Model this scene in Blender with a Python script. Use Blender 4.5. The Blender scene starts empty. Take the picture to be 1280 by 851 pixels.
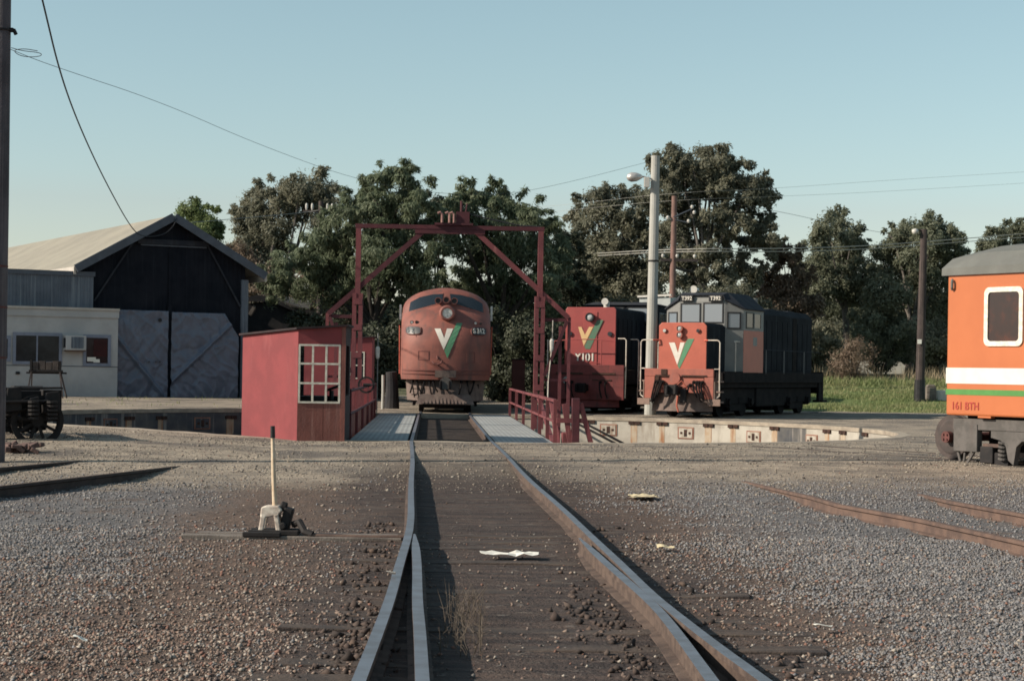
import bpy, bmesh, math, random
import numpy as np
from mathutils import Vector, Matrix, noise
random.seed(7); RNG = np.random.default_rng(7)
R = math.radians
col = bpy.context.scene.collection
sc = bpy.context.scene

# ------------------------------------------------------------------ survey helpers
# The place was surveyed from the photograph: F = focal length in photo pixels, camera 1.5 m above rail level.
F, CH, CX, CY, ROLL = 2350.0, 1.5, 640.0, 462.0, 0.0157
def unroll(px, py):
    u, v = px - CX, py - CY
    return u * math.cos(ROLL) + v * math.sin(ROLL), -u * math.sin(ROLL) + v * math.cos(ROLL)
def at(px, py, Y):
    u, v = unroll(px, py)
    return Vector((u * Y / F, Y, CH - v * Y / F))
def gnd(px, py, z=0.0):
    u, v = unroll(px, py)
    Y = F * (CH - z) / v
    return Vector((u * Y / F, Y, z))

# ------------------------------------------------------------------ materials
def _new(name):
    m = bpy.data.materials.new(name); m.use_nodes = True
    nt = m.node_tree; nt.nodes.clear()
    out = nt.nodes.new('ShaderNodeOutputMaterial')
    b = nt.nodes.new('ShaderNodeBsdfPrincipled')
    nt.links.new(b.outputs[0], out.inputs[0])
    return m, nt, b, out
def _mix(nt, fac, a, b):
    n = nt.nodes.new('ShaderNodeMix'); n.data_type = 'RGBA'
    for s, v in ((n.inputs[0], fac), (n.inputs[6], a), (n.inputs[7], b)):
        if hasattr(v, 'is_linked'): nt.links.new(v, s)
        elif isinstance(v, (tuple, list)): s.default_value = (v[0], v[1], v[2], 1)
        else: s.default_value = v
    return n.outputs[2]
def _math(nt, op, a, b=None, c=None, clamp=False):
    n = nt.nodes.new('ShaderNodeMath'); n.operation = op; n.use_clamp = clamp
    for i, v in enumerate((a, b, c)):
        if v is None: continue
        if hasattr(v, 'is_linked'): nt.links.new(v, n.inputs[i])
        else: n.inputs[i].default_value = v
    return n.outputs[0]
def _noise(nt, scale, detail=4, vec=None, rough=.6, stretch=None):
    n = nt.nodes.new('ShaderNodeTexNoise'); n.inputs['Scale'].default_value = scale
    n.inputs['Detail'].default_value = detail; n.inputs['Roughness'].default_value = rough
    if vec is None:
        tc = nt.nodes.new('ShaderNodeTexCoord'); vec = tc.outputs['Object']
    if stretch:
        mp = nt.nodes.new('ShaderNodeMapping'); mp.inputs['Scale'].default_value = stretch
        nt.links.new(vec, mp.inputs[0]); vec = mp.outputs[0]
    nt.links.new(vec, n.inputs['Vector'])
    return n.outputs[0]
def _ramp(nt, fac, lo, hi):
    n = nt.nodes.new('ShaderNodeMapRange'); n.inputs[1].default_value = lo; n.inputs[2].default_value = hi
    n.interpolation_type = 'SMOOTHSTEP'
    nt.links.new(fac, n.inputs[0]); return n.outputs[0]
def mat(name, c1, c2=None, scale=2.5, rough=.7, metal=0, bump=0, bscale=40, streak=None, sscale=(6, 6, .7), slo=.5, shi=.75, spec=.3, lo=.35, hi=.65):
    m, nt, b, out = _new(name)
    if c2 is None: c2 = tuple(x * .8 for x in c1)
    c = _mix(nt, _ramp(nt, _noise(nt, scale), lo, hi), c1, c2)
    if streak:
        s = _ramp(nt, _noise(nt, 1.0, 5, stretch=sscale), slo, shi)
        c = _mix(nt, s, c, streak)
    nt.links.new(c, b.inputs['Base Color'])
    b.inputs['Roughness'].default_value = rough; b.inputs['Metallic'].default_value = metal
    b.inputs['Specular IOR Level'].default_value = spec
    if bump:
        bp = nt.nodes.new('ShaderNodeBump'); bp.inputs['Strength'].default_value = bump; bp.inputs['Distance'].default_value = .02
        nt.links.new(_noise(nt, bscale, 3), bp.inputs['Height']); nt.links.new(bp.outputs[0], b.inputs['Normal'])
    return m
def glass(name, c, rough=.08):
    m, nt, b, out = _new(name)
    b.inputs['Base Color'].default_value = (*c, 1); b.inputs['Roughness'].default_value = rough
    b.inputs['Specular IOR Level'].default_value = .8
    return m
def leafmat(name, c1, c2, c3, tr=.25):
    m, nt, b, out = _new(name)
    g = nt.nodes.new('ShaderNodeNewGeometry')
    r = g.outputs['Random Per Island']
    big = _ramp(nt, _noise(nt, .55, 2), .38, .62)
    c = _mix(nt, _ramp(nt, r, 0, 1), c1, c2)
    c = _mix(nt, _math(nt, 'MULTIPLY', big, .7), c, c3)
    nt.links.new(c, b.inputs['Base Color']); b.inputs['Roughness'].default_value = .55; b.inputs['Specular IOR Level'].default_value = .25
    t = nt.nodes.new('ShaderNodeBsdfTranslucent'); nt.links.new(c, t.inputs[0])
    mx = nt.nodes.new('ShaderNodeMixShader'); mx.inputs[0].default_value = tr
    nt.links.new(b.outputs[0], mx.inputs[1]); nt.links.new(t.outputs[0], mx.inputs[2]); nt.links.new(mx.outputs[0], out.inputs[0])
    return m

M = {}
RUST = (.10, .045, .028); SOOT = (.018, .016, .016); DUST = (.20, .155, .125)
M['rail_side'] = mat('rail_side', (0.11, 0.078, 0.063), (0.06, 0.042, 0.036), 6, .85, 0, .3, 60)
M['rail_top'] = mat('rail_top', (0.2, 0.215, 0.25), (0.15, 0.15, 0.165), 5, .42, .55)
M['rail_rust'] = mat('rail_rust', (0.135, 0.088, 0.07), (0.085, 0.058, 0.05), 5, .9, 0, .3, 60)
M['rail_dark'] = mat('rail_dark', (.05, .04, .038), (.03, .026, .026), 5, .8, 0, .3, 60)
M['sleeper'] = mat('sleeper_timber', (.040, .032, .030), (.075, .056, .046), 3, .9, 0, .6, 30, streak=(.11, .085, .07), sscale=(1, 30, 8), slo=.55, shi=.8)
M['hut_red'] = mat('hut_red_paint', (0.205, 0.043, 0.047), (0.17, 0.037, 0.041), 2, .75, 0, .15, 25, streak=(.26, .085, .085), sscale=(2.5, 2.5, .6), slo=.52, shi=.85)
M['hut_brown'] = mat('hut_brown_boards', (0.2, 0.078, 0.064), (0.16, 0.064, 0.054), 2.5, .85, 0, .3, 25, streak=(.26, .13, .11), sscale=(14, 14, .8), slo=.5, shi=.75)
M['hut_dark_shade'] = mat('hut_dark_trim_shade', (.035, .02, .022), (.02, .014, .016), 3, .8)  # dark trim colour, also painting shade on the cabin's red walls
M['white_trim'] = mat('white_trim', (.72, .68, .58), (.55, .5, .42), 12, .6)
M['steel_red'] = mat('portal_red_steel', (0.165, 0.046, 0.05), (0.125, 0.037, 0.041), 3, .7, 0, .2, 30, streak=(.30, .12, .11), sscale=(8, 8, 1.2), slo=.56, shi=.8)
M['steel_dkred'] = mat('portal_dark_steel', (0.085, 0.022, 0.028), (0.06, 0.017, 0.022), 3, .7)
M['deck'] = None
M['black_iron'] = mat('black_iron', (0.012, 0.011, 0.012), (0.02, 0.017, 0.017), 6, .75)
M['dark_timber'] = mat('dark_timber', (.045, .037, .036), (.075, .06, .053), 2, .9, 0, .5, 40, streak=(.03, .026, .026), sscale=(1, 18, 6))
M['s_red'] = mat('faded_red_paint', (0.235, 0.08, 0.06), (0.165, 0.058, 0.046), 1.6, .62, 0, .12, 18, streak=(.10, .055, .048), sscale=(4, 4, .7), slo=.46, shi=.78, spec=.4)
M['s_band'] = mat('lower_band_paint', (0.17, 0.062, 0.052), (0.13, 0.05, 0.045), 2, .7, streak=(.14, .07, .06))
M['pilot'] = mat('dusty_pilot', (0.16, 0.12, 0.105), (0.11, 0.083, 0.075), 4, .9, 0, .3, 20, streak=(.09, .06, .055))
M['t_org'] = mat('orange_red_paint', (0.4, 0.098, 0.062), (0.35, 0.086, 0.055), 1.6, .5, 0, .08, 20, streak=(.36, .12, .08), sscale=(3, 3, .8), slo=.58, shi=.85, spec=.4)
M['t_stock'] = mat('headstock_paint', (0.33, 0.105, 0.075), (0.25, 0.085, 0.065), 2.5, .7, 0, .2, 20, streak=(.25, .12, .10), sscale=(4, 4, 1), slo=.5, shi=.8)
M['y_red'] = mat('red_paint', (0.29, 0.054, 0.05), (0.25, 0.049, 0.046), 1.4, .5, 0, .08, 20, streak=(.27, .065, .055), sscale=(3, 3, .8), slo=.55, shi=.85, spec=.4)
M['l_grey'] = mat('dark_grey_paint', (0.01, 0.012, 0.016), (0.018, 0.021, 0.026), 1.3, .85, 0, .1, 20, streak=(.055, .06, .068), sscale=(3, 3, .35), slo=.56, shi=.82, spec=.08)
M['l_roof'] = mat('roof_grey_paint', (0.026, 0.029, 0.038), (0.04, 0.044, 0.052), 2, .85, streak=(.03, .03, .034), spec=.08)
M['cab_grey'] = mat('cab_grey_paint', (0.2, 0.2, 0.19), (0.17, 0.17, 0.165), 2, .6, streak=(.16, .155, .15))
M['under'] = mat('underframe_grime_and_shade', (0.009, 0.008, 0.009), (0.018, 0.015, 0.015), 3, .85, 0, .3, 25, spec=.08)
M['steps'] = mat('dusty_steps', (.25, .17, .14), (.17, .12, .10), 3, .9)
M['rail_white'] = mat('handrail_white', (.62, .56, .48), (.45, .38, .33), 8, .6)
M['rail_org'] = mat('handrail_red', (.5, .12, .08), (.42, .1, .07), 8, .6)
M['e_white'] = mat('emblem_white', (0.62, 0.58, 0.52), (0.56, 0.52, 0.46), 5, .55)
M['e_yellow'] = mat('emblem_yellow', (0.62, 0.42, 0.22), (0.56, 0.37, 0.18), 5, .55)
M['e_green'] = mat('emblem_green', (.075, .23, .12), (.09, .20, .12), 4, .55)
M['e_dkgreen'] = mat('emblem_dark_green', (.07, .16, .10), (.11, .14, .10), 4, .55)
M['y_red_shade'] = mat('shaded_red_paint', (.15, .036, .035), (.10, .028, .028), 2, .8, 0, .1, 20, streak=(.05, .025, .024), sscale=(4, 4, 1))  # red darkened to paint the shadow over the lower front
M['black'] = mat('black_paint', (.012, .012, .014), (.02, .02, .022), 5, .5)
M['numboard'] = mat('number_board', (.02, .022, .028), (.035, .036, .04), 5, .4)
M['lens'] = mat('lamp_lens', (.55, .56, .54), (.30, .31, .31), 25, .15, .2, spec=.8)
M['scr'] = glass('windscreen', (.015, .02, .026), .1)
M['skyglass'] = glass('sky_painted_glass', (.17, .20, .23), .04)  # reflected sky is put into the base colour
M['chrome'] = mat('bare_metal', (.5, .5, .5), (.35, .35, .35), 8, .35, .7)
M['c_org'] = mat('coach_orange', (0.42, 0.125, 0.045), (0.385, 0.112, 0.04), .8, .42, 0, .03, 10, spec=.45, streak=(.60, .17, .06), sscale=(1.5, 1.5, .8), slo=.62, shi=.9)
M['c_white'] = mat('coach_white', (0.62, 0.59, 0.55), (0.58, 0.55, 0.5), 3, .5)
M['c_green'] = mat('coach_green', (0.075, 0.22, 0.058), (0.065, 0.19, 0.05), 3, .5)
M['c_roof'] = mat('coach_roof', (0.135, 0.138, 0.128), (0.1107, 0.1132, 0.105), 1.5, .75, streak=(.12, .12, .115), sscale=(3, 3, 1))
M['c_grey'] = mat('bogie_grey', (0.11, 0.1, 0.095), (0.075, 0.07, 0.066), 4, .85, 0, .2, 25, streak=(.09, .075, .07))
M['c_wheel'] = mat('wheel_dust', (0.075, 0.058, 0.054), (0.05, 0.042, 0.04), 5, .85)
M['c_redrust'] = mat('axle_rust', (0.13, 0.05, 0.045), (0.09, 0.04, 0.037), 8, .9)
M['c_pane'] = mat('coach_pane', (.014, .008, .010), (.05, .014, .010), 4, .12, spec=.6, lo=.45, hi=.75)  # second colour paints a faint reddish reflection
M['c_mark'] = mat('coach_lettering', (.33, .045, .035), (.30, .04, .03), 5, .6)
M['curtain'] = mat('curtain_brown', (.035, .012, .010), (.02, .009, .008), 6, .8)
M['concrete'] = mat('pit_concrete', (0.4, 0.37, 0.32), (0.3, 0.272, 0.235), 1.2, .9, 0, .4, 14, streak=(.20, .165, .13), sscale=(2.2, 2.2, .3), slo=.5, shi=.72)
M['coping'] = mat('pit_coping', (0.34, 0.29, 0.23), (0.25, 0.21, 0.17), 2.5, .9, 0, .4, 14)
M['rust_stain'] = mat('rust_stain', (0.34, 0.25, 0.17), (0.37, 0.31, 0.24), 4, .95, streak=(.24, .11, .055), sscale=(9, 9, .6), slo=.45, shi=.7)
M['damp_shade'] = mat('damp_shade_patch', (.055, .058, .066), (.10, .095, .09), 1.5, .9, streak=(.22, .20, .18), sscale=(5, 5, .3), slo=.55, shi=.7)  # damp tone; on the left of the pit it paints wall shade
M['pocket'] = mat('pocket_dark', (.03, .018, .015), (.06, .03, .022), 8, .95)
M['plate'] = mat('socket_plate', (.40, .37, .32), (.30, .26, .21), 6, .85, streak=(.22, .15, .11), sscale=(4, 4, 2))
M['plate_edge'] = mat('socket_plate_edge', (.20, .085, .06), (.26, .14, .1), 6, .9)
M['corr_grey'] = mat('corrugated_grey', (0.11, 0.13, 0.16), (0.08, 0.095, 0.12), 1.2, .65, .1, streak=(.20, .225, .25), sscale=(9, 9, .15), slo=.5, shi=.7)
M['corr_dark'] = mat('dark_cladding', (0.01, 0.012, 0.017), (0.016, 0.018, 0.024), 1, .95, spec=.05, streak=(.024, .027, .034), sscale=(6, 6, .3), slo=.55, shi=.8)
M['corr_roof'] = mat('zinc_roof', (0.29, 0.265, 0.215), (0.24, 0.22, 0.18), .6, .65, .05, streak=(.33, .285, .225), sscale=(.35, 3, 3), slo=.54, shi=.78)
M['fascia'] = mat('fascia_board', (0.085, 0.098, 0.12), (0.07, 0.08, 0.098), 3, .7)
M['gutter'] = mat('pale_gutter', (0.44, 0.4, 0.36), (0.38, 0.35, 0.31), 3, .6)
M['annex'] = mat('annex_wall', (0.42, 0.415, 0.41), (0.3528, 0.3486, 0.3444), 1, .85, 0, .1, 30, streak=(.46, .43, .39), sscale=(2, 2, .4), slo=.6, shi=.85)
M['frame_blue'] = mat('window_frame_grey', (.20, .22, .28), (.17, .19, .24), 4, .6)
M['pane_dark'] = mat('dark_pane', (.010, .012, .015), (.022, .026, .03), 1.5, .15, spec=.25)
M['tarp'] = mat('blue_grey_tarp', (0.11, 0.127, 0.172), (0.0924, 0.1067, 0.1445), 1.0, .42, 0, .3, 8, streak=(.135, .15, .195), sscale=(2.5, 2.5, .8), spec=.45)
M['derelict'] = mat('derelict_black', (.018, .018, .021), (.035, .032, .033), 1.5, .9)
M['derelict_roof'] = mat('derelict_roof', (.10, .085, .075), (.05, .045, .043), 1.2, .9, streak=(.27, .22, .18), sscale=(1.2, 2, 3), slo=.6, shi=.75)
M['pole_conc'] = mat('pole_concrete', (0.36, 0.355, 0.33), (0.31, 0.305, 0.28), 1.5, .85, 0, .2, 30, streak=(.33, .32, .29), sscale=(6, 6, .3))
M['pole_timber'] = mat('pole_timber', (0.06, 0.046, 0.044), (0.04, 0.032, 0.031), 2, .9, 0, .4, 40, streak=(.15, .115, .10), sscale=(20, 20, .3))
M['pole_grey'] = mat('pole_weathered', (0.09, 0.08, 0.09), (0.06, 0.053, 0.06), 2, .9, 0, .4, 40, streak=(.21, .18, .17), sscale=(22, 22, .25))
M['pole_redbrown'] = mat('pole_redbrown', (.22, .13, .11), (.16, .10, .085), 2, .9, streak=(.12, .08, .07), sscale=(20, 20, .3))
M['wire'] = mat('wire_dark', (.025, .025, .03), (.03, .03, .035), 5, .6)
M['wire_pale'] = mat('wire_pale', (0.36, 0.35, 0.32), (0.2952, 0.287, 0.2624), 5, .5)
M['insul'] = mat('insulator_white', (0.5, 0.48, 0.44), (0.42, 0.4, 0.37), 10, .35)
M['bark_pale'] = mat('bark_pale', (0.17, 0.15, 0.135), (0.085, 0.077, 0.07), 1.2, .9, 0, .4, 12, streak=(.12, .10, .09), sscale=(5, 5, .5))
M['bark_dark'] = mat('bark_dark', (0.05, 0.04, 0.034), (0.03, 0.026, 0.023), 1.5, .95, 0, .5, 12)
M['lf_pepper'] = leafmat('foliage_pepper', (.135, .165, .098), (.21, .235, .155), (.115, .145, .088), .5)
M['lf_gum'] = leafmat('foliage_gum', (.165, .168, .118), (.245, .235, .17), (.14, .145, .108), .5)
M['lf_gumg'] = leafmat('foliage_gum_green', (.16, .172, .118), (.225, .235, .165), (.135, .15, .104), .5)
M['lf_brown'] = leafmat('foliage_brown', (.17, .12, .09), (.23, .17, .125), (.14, .115, .08), .35)
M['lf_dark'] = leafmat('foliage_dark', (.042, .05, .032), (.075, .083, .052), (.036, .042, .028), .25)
M['lf_bright'] = leafmat('foliage_bright', (.13, .17, .065), (.18, .22, .095), (.11, .14, .06), .4)
M['grass'] = leafmat('bank_grass_green', (.12, .165, .06), (.21, .235, .10), (.27, .25, .13), .3)
M['dry'] = leafmat('dry_grass_straw', (.30, .24, .15), (.42, .34, .23), (.20, .16, .10), .2)
M['lever_cream'] = mat('lever_cream', (.62, .52, .39), (.48, .36, .25), 9, .6, streak=(.30, .20, .14), sscale=(10, 10, 2))
M['lever_base'] = mat('lever_white', (.62, .56, .48), (.40, .33, .28), 14, .7, streak=(.10, .08, .07), sscale=(12, 12, 6), slo=.55, shi=.7)
M['timber_grey'] = mat('timber_grey', (.19, .165, .145), (.13, .11, .098), 3, .95, 0, .5, 50, streak=(.07, .058, .05), sscale=(2, 40, 10))
M['rock'] = mat('red_rock', (.085, .055, .05), (.13, .085, .075), 6, .95, 0, .5, 20)
M['paper'] = mat('litter_paper', (.78, .76, .70), (.66, .63, .56), 20, .9)
M['paper_tan'] = mat('litter_tan', (.62, .52, .33), (.5, .42, .28), 20, .9)
M['brown_box'] = mat('cabinet_brown', (.15, .05, .04), (.12, .042, .035), 3, .8)
M['hopper'] = mat('hopper_grey', (.36, .385, .375), (.30, .32, .32), 1.5, .7)
M['kerb'] = mat('kerb_stone', (0.6, 0.58, 0.54), (0.5, 0.48, 0.44), 4, .9)
M['twig'] = mat('dry_twig', (.09, .07, .055), (.13, .105, .085), 10, .95)
M['lamp_alu'] = mat('lamp_aluminium', (.55, .54, .52), (.42, .38, .36), 6, .35, .5)

# corrugated bump on the corrugated sheets, treads on the deck grating
def corrugate(m, freq, axis, strength=.8, dist=.02):
    nt = m.node_tree; b = [n for n in nt.nodes if n.type == 'BSDF_PRINCIPLED'][0]
    tc = nt.nodes.new('ShaderNodeTexCoord'); sx = nt.nodes.new('ShaderNodeSeparateXYZ'); nt.links.new(tc.outputs['Object'], sx.inputs[0])
    s = _math(nt, 'SINE', _math(nt, 'MULTIPLY', sx.outputs[axis], freq * 2 * math.pi))
    bp = nt.nodes.new('ShaderNodeBump'); bp.inputs['Strength'].default_value = strength; bp.inputs['Distance'].default_value = dist
    nt.links.new(s, bp.inputs['Height']); nt.links.new(bp.outputs[0], b.inputs['Normal'])
corrugate(M['corr_grey'], 7, 0); corrugate(M['corr_roof'], 3.5, 1, .5); corrugate(M['corr_dark'], 5, 0, .4)
def deckmat():
    m, nt, b, out = _new('deck_grating')
    tc = nt.nodes.new('ShaderNodeTexCoord'); sx = nt.nodes.new('ShaderNodeSeparateXYZ'); nt.links.new(tc.outputs['Object'], sx.inputs[0])
    a = _math(nt, 'SINE', _math(nt, 'MULTIPLY', sx.outputs[0], 2 * math.pi * 9)); c = _math(nt, 'SINE', _math(nt, 'MULTIPLY', sx.outputs[1], 2 * math.pi * 2.2))
    h = _math(nt, 'MAXIMUM', a, c)
    base = _mix(nt, _ramp(nt, _noise(nt, .8), .35, .65), (.34, .35, .34), (.27, .275, .27))
    base = _mix(nt, _ramp(nt, h, .35, -.4), base, (.16, .16, .165))
    base = _mix(nt, _ramp(nt, _noise(nt, 2.2, 5), .55, .75), base, (.22, .19, .16))
    nt.links.new(base, b.inputs['Base Color']); b.inputs['Roughness'].default_value = .75
    return m
M['deck'] = deckmat()

# ------------------------------------------------------------------ mesh helpers
class MB:
    def __init__(s): s.v = []; s.f = []; s.m = []
    def add(s, vs, fs, mi=0):
        o = len(s.v); s.v += [tuple(v) for v in vs]
        s.f += [tuple(o + i for i in f) for f in fs]; s.m += [mi] * len(fs); return s
    def box(s, x0, x1, y0, y1, z0, z1, mi=0):
        return s.add([(x0,y0,z0),(x1,y0,z0),(x1,y1,z0),(x0,y1,z0),(x0,y0,z1),(x1,y0,z1),(x1,y1,z1),(x0,y1,z1)],
                     [(0,3,2,1),(4,5,6,7),(0,1,5,4),(1,2,6,5),(2,3,7,6),(3,0,4,7)], mi)
    def cbox(s, c, d, mi=0, rot=None):
        n = len(s.v); x, y, z = d[0] / 2, d[1] / 2, d[2] / 2
        s.box(-x, x, -y, y, -z, z, mi)
        for i in range(n, len(s.v)):
            p = Vector(s.v[i])
            if rot: p = rot @ p
            s.v[i] = tuple(p + Vector(c))
        return s
    def beam(s, a, b, w, h, mi=0, up=(0, 0, 1)):
        a, b = Vector(a), Vector(b); d = (b - a); L = d.length; d.normalize()
        up = Vector(up)
        if abs(d.dot(up)) > .98: up = Vector((0, 1, 0))
        x = d.cross(up).normalized(); z = x.cross(d)
        vs = []
        for p in (a, b):
            for sx, sz in ((-1,-1),(1,-1),(1,1),(-1,1)): vs.append(p + x * sx * w / 2 + z * sz * h / 2)
        return s.add(vs, [(0,3,2,1),(4,5,6,7),(0,1,5,4),(1,2,6,5),(2,3,7,6),(3,0,4,7)], mi)
    def tube(s, pts, r, n=8, mi=0, cap=True):
        pts = [Vector(p) for p in pts]; k = len(pts)
        rs = r if isinstance(r, (list, tuple)) else [r] * k
        t0 = (pts[1] - pts[0]).normalized()
        u = t0.cross(Vector((0, 0, 1)))
        if u.length < .05: u = t0.cross(Vector((0, 1, 0)))
        u.normalize(); vs = []; fs = []
        for i in range(k):
            t = (pts[min(i + 1, k - 1)] - pts[max(i - 1, 0)]).normalized()
            u = (u - t * u.dot(t)); u.normalize(); w = t.cross(u)
            for j in range(n):
                a = 2 * math.pi * j / n
                vs.append(pts[i] + (u * math.cos(a) + w * math.sin(a)) * rs[i])
        for i in range(k - 1):
            for j in range(n):
                a, b = i * n + j, i * n + (j + 1) % n
                fs.append((a, b, b + n, a + n))
        if cap: fs += [tuple(reversed(range(n))), tuple(range((k - 1) * n, k * n))]
        return s.add(vs, fs, mi)
    def prism(s, poly, axis, a, b, mi=0):
        # poly: 2D points; axis 'x' -> (y,z), 'y' -> (x,z), 'z' -> (x,y)
        def P(p, t): return (t, p[0], p[1]) if axis == 'x' else (p[0], t, p[1]) if axis == 'y' else (p[0], p[1], t)
        n = len(poly); vs = [P(p, a) for p in poly] + [P(p, b) for p in poly]
        fs = [tuple(range(n)), tuple(reversed(range(n, 2 * n)))] + [(i, i + n, (i + 1) % n + n, (i + 1) % n) for i in range(n)]
        return s.add(vs, fs, mi)
    def ring(s, c, axis, r0, r1, h, n=24, mi=0):      # flat ring / annulus solid with thickness h along axis
        c = Vector(c); ax = Vector(axis).normalized(); u = ax.cross(Vector((0, 0, 1)))
        if u.length < .1: u = Vector((1, 0, 0))
        u.normalize(); w = ax.cross(u); vs = []; fs = []
        for j in range(n):
            a = 2 * math.pi * j / n; d = u * math.cos(a) + w * math.sin(a)
            vs += [c + d * r0, c + d * r1, c + d * r1 + ax * h, c + d * r0 + ax * h]
        for j in range(n):
            a, b = 4 * j, 4 * ((j + 1) % n)
            for q in range(4): fs.append((a + q, a + (q + 1) % 4, b + (q + 1) % 4, b + q))
        return s.add(vs, fs, mi)
    def build(s, name, m, parent=None, bevel=0, smooth=False, fix=True):
        me = bpy.data.meshes.new(name); me.from_pydata(s.v, [], s.f); me.update()
        ms = m if isinstance(m, (list, tuple)) else [m]
        for x in ms: me.materials.append(x)
        if len(ms) > 1: me.polygons.foreach_set('material_index', s.m)
        if fix:
            bm = bmesh.new(); bm.from_mesh(me); bmesh.ops.recalc_face_normals(bm, faces=bm.faces); bm.to_mesh(me); bm.free()
        if smooth: me.polygons.foreach_set('use_smooth', [True] * len(me.polygons))
        o = bpy.data.objects.new(name, me); col.objects.link(o)
        if parent: o.parent = parent
        if bevel:
            b = o.modifiers.new('bevel', 'BEVEL'); b.width = bevel; b.segments = 2; b.limit_method = 'ANGLE'; b.angle_limit = R(35)
        return o
def tag(o, label=None, cat=None, group=None, kind=None):
    if label: o['label'] = label
    if cat: o['category'] = cat
    if group: o['group'] = group
    if kind: o['kind'] = kind
    return o
def thing(name, label, cat, loc=(0, 0, 0), rz=0, group=None):
    o = bpy.data.objects.new(name, None); col.objects.link(o); o.location = loc; o.rotation_euler = (0, 0, rz)
    o.empty_display_size = .3
    return tag(o, label, cat, group)
def text(name, body, size, m, parent, loc, rot=(math.pi / 2, 0, 0), ext=.004, bold=.012, sx=1.0):
    cu = bpy.data.curves.new(name, 'FONT'); cu.body = body; cu.size = size; cu.extrude = ext; cu.offset = bold * size
    cu.align_x = 'CENTER'; cu.align_y = 'CENTER'
    t = bpy.data.objects.new(name, cu); col.objects.link(t)
    bpy.context.view_layer.update()
    me = bpy.data.meshes.new_from_object(t.evaluated_get(bpy.context.evaluated_depsgraph_get()))
    bpy.data.objects.remove(t)
    me.materials.clear(); me.materials.append(m)
    o = bpy.data.objects.new(name, me); col.objects.link(o); o.parent = parent; o.location = loc; o.rotation_euler = rot; o.scale = (sx, 1, 1)
    return o
def conform(name, poly, surf, m, parent, off=.012, cuts=5, thick=.006):
    """a thin plate of outline poly (x,z) lying on the front surface y = surf(x,z)"""
    bm = bmesh.new()
    bm.faces.new([bm.verts.new((p[0], 0, p[1])) for p in poly])
    bmesh.ops.triangulate(bm, faces=bm.faces)
    bmesh.ops.subdivide_edges(bm, edges=bm.edges, cuts=cuts, use_grid_fill=True)
    for v in bm.verts: v.co.y = surf(v.co.x, v.co.z) - off
    bmesh.ops.recalc_face_normals(bm, faces=bm.faces)
    me = bpy.data.meshes.new(name); bm.to_mesh(me); bm.free()
    me.materials.append(m)
    o = bpy.data.objects.new(name, me); col.objects.link(o); o.parent = parent
    sd = o.modifiers.new('thickness', 'SOLIDIFY'); sd.thickness = thick; sd.offset = 0
    return o
flat = lambda y0: (lambda x, z: y0)
def smoothstep(a, b, x):
    t = min(1, max(0, (x - a) / (b - a))); return t * t * (3 - 2 * t)
# ------------------------------------------------------------------ camera, sun, sky
cam = bpy.data.cameras.new('camera'); co = bpy.data.objects.new('camera', cam); col.objects.link(co)
cam.sensor_width = 36; cam.lens = F / 1280 * 36; cam.clip_end = 3000; cam.clip_start = .1
cam.shift_y = 36.5 / 1280
co.matrix_world = Matrix.Translation((0, 0, CH)) @ Matrix.Rotation(R(90), 4, 'X') @ Matrix.Rotation(ROLL, 4, 'Z')
sc.camera = co
SAZ, SEL = R(75), R(29)         # sun: degrees left of the direction behind the camera, elevation
sd = Vector((-math.sin(SAZ) * math.cos(SEL), -math.cos(SAZ) * math.cos(SEL), math.sin(SEL)))
sl = bpy.data.lights.new('sun', 'SUN'); sl.energy = 5.0; sl.angle = R(.5); sl.color = (1, .89, .74)
so = bpy.data.objects.new('sun', sl); col.objects.link(so); so.rotation_euler = (-sd).to_track_quat('-Z', 'Y').to_euler(); so.location = (-40, 0, 40)
w = bpy.data.worlds.new('World'); sc.world = w; w.use_nodes = True
nt = w.node_tree; bg = nt.nodes['Background']
sky = nt.nodes.new('ShaderNodeTexSky'); sky.sky_type = 'NISHITA'; sky.sun_disc = False
sky.sun_elevation = SEL; sky.sun_rotation = math.atan2(sd.x, sd.y)
sky.air_density = 1.0; sky.dust_density = .6; sky.ozone_density = 1.0; sky.altitude = 0
hs = nt.nodes.new('ShaderNodeHueSaturation'); hs.inputs['Saturation'].default_value = .82; hs.inputs['Hue'].default_value = .465
nt.links.new(sky.outputs[0], hs.inputs['Color']); nt.links.new(hs.outputs[0], bg.inputs['Color'])
bg.inputs['Strength'].default_value = .095
vs = sc.view_settings; vs.view_transform = 'Standard'; vs.look = 'None'; vs.gamma = 1; vs.exposure = .42; vs.use_curve_mapping = False
sc.cycles.filter_width = 1.7; sc.cycles.max_bounces = 5; sc.cycles.transparent_max_bounces = 4

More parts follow.
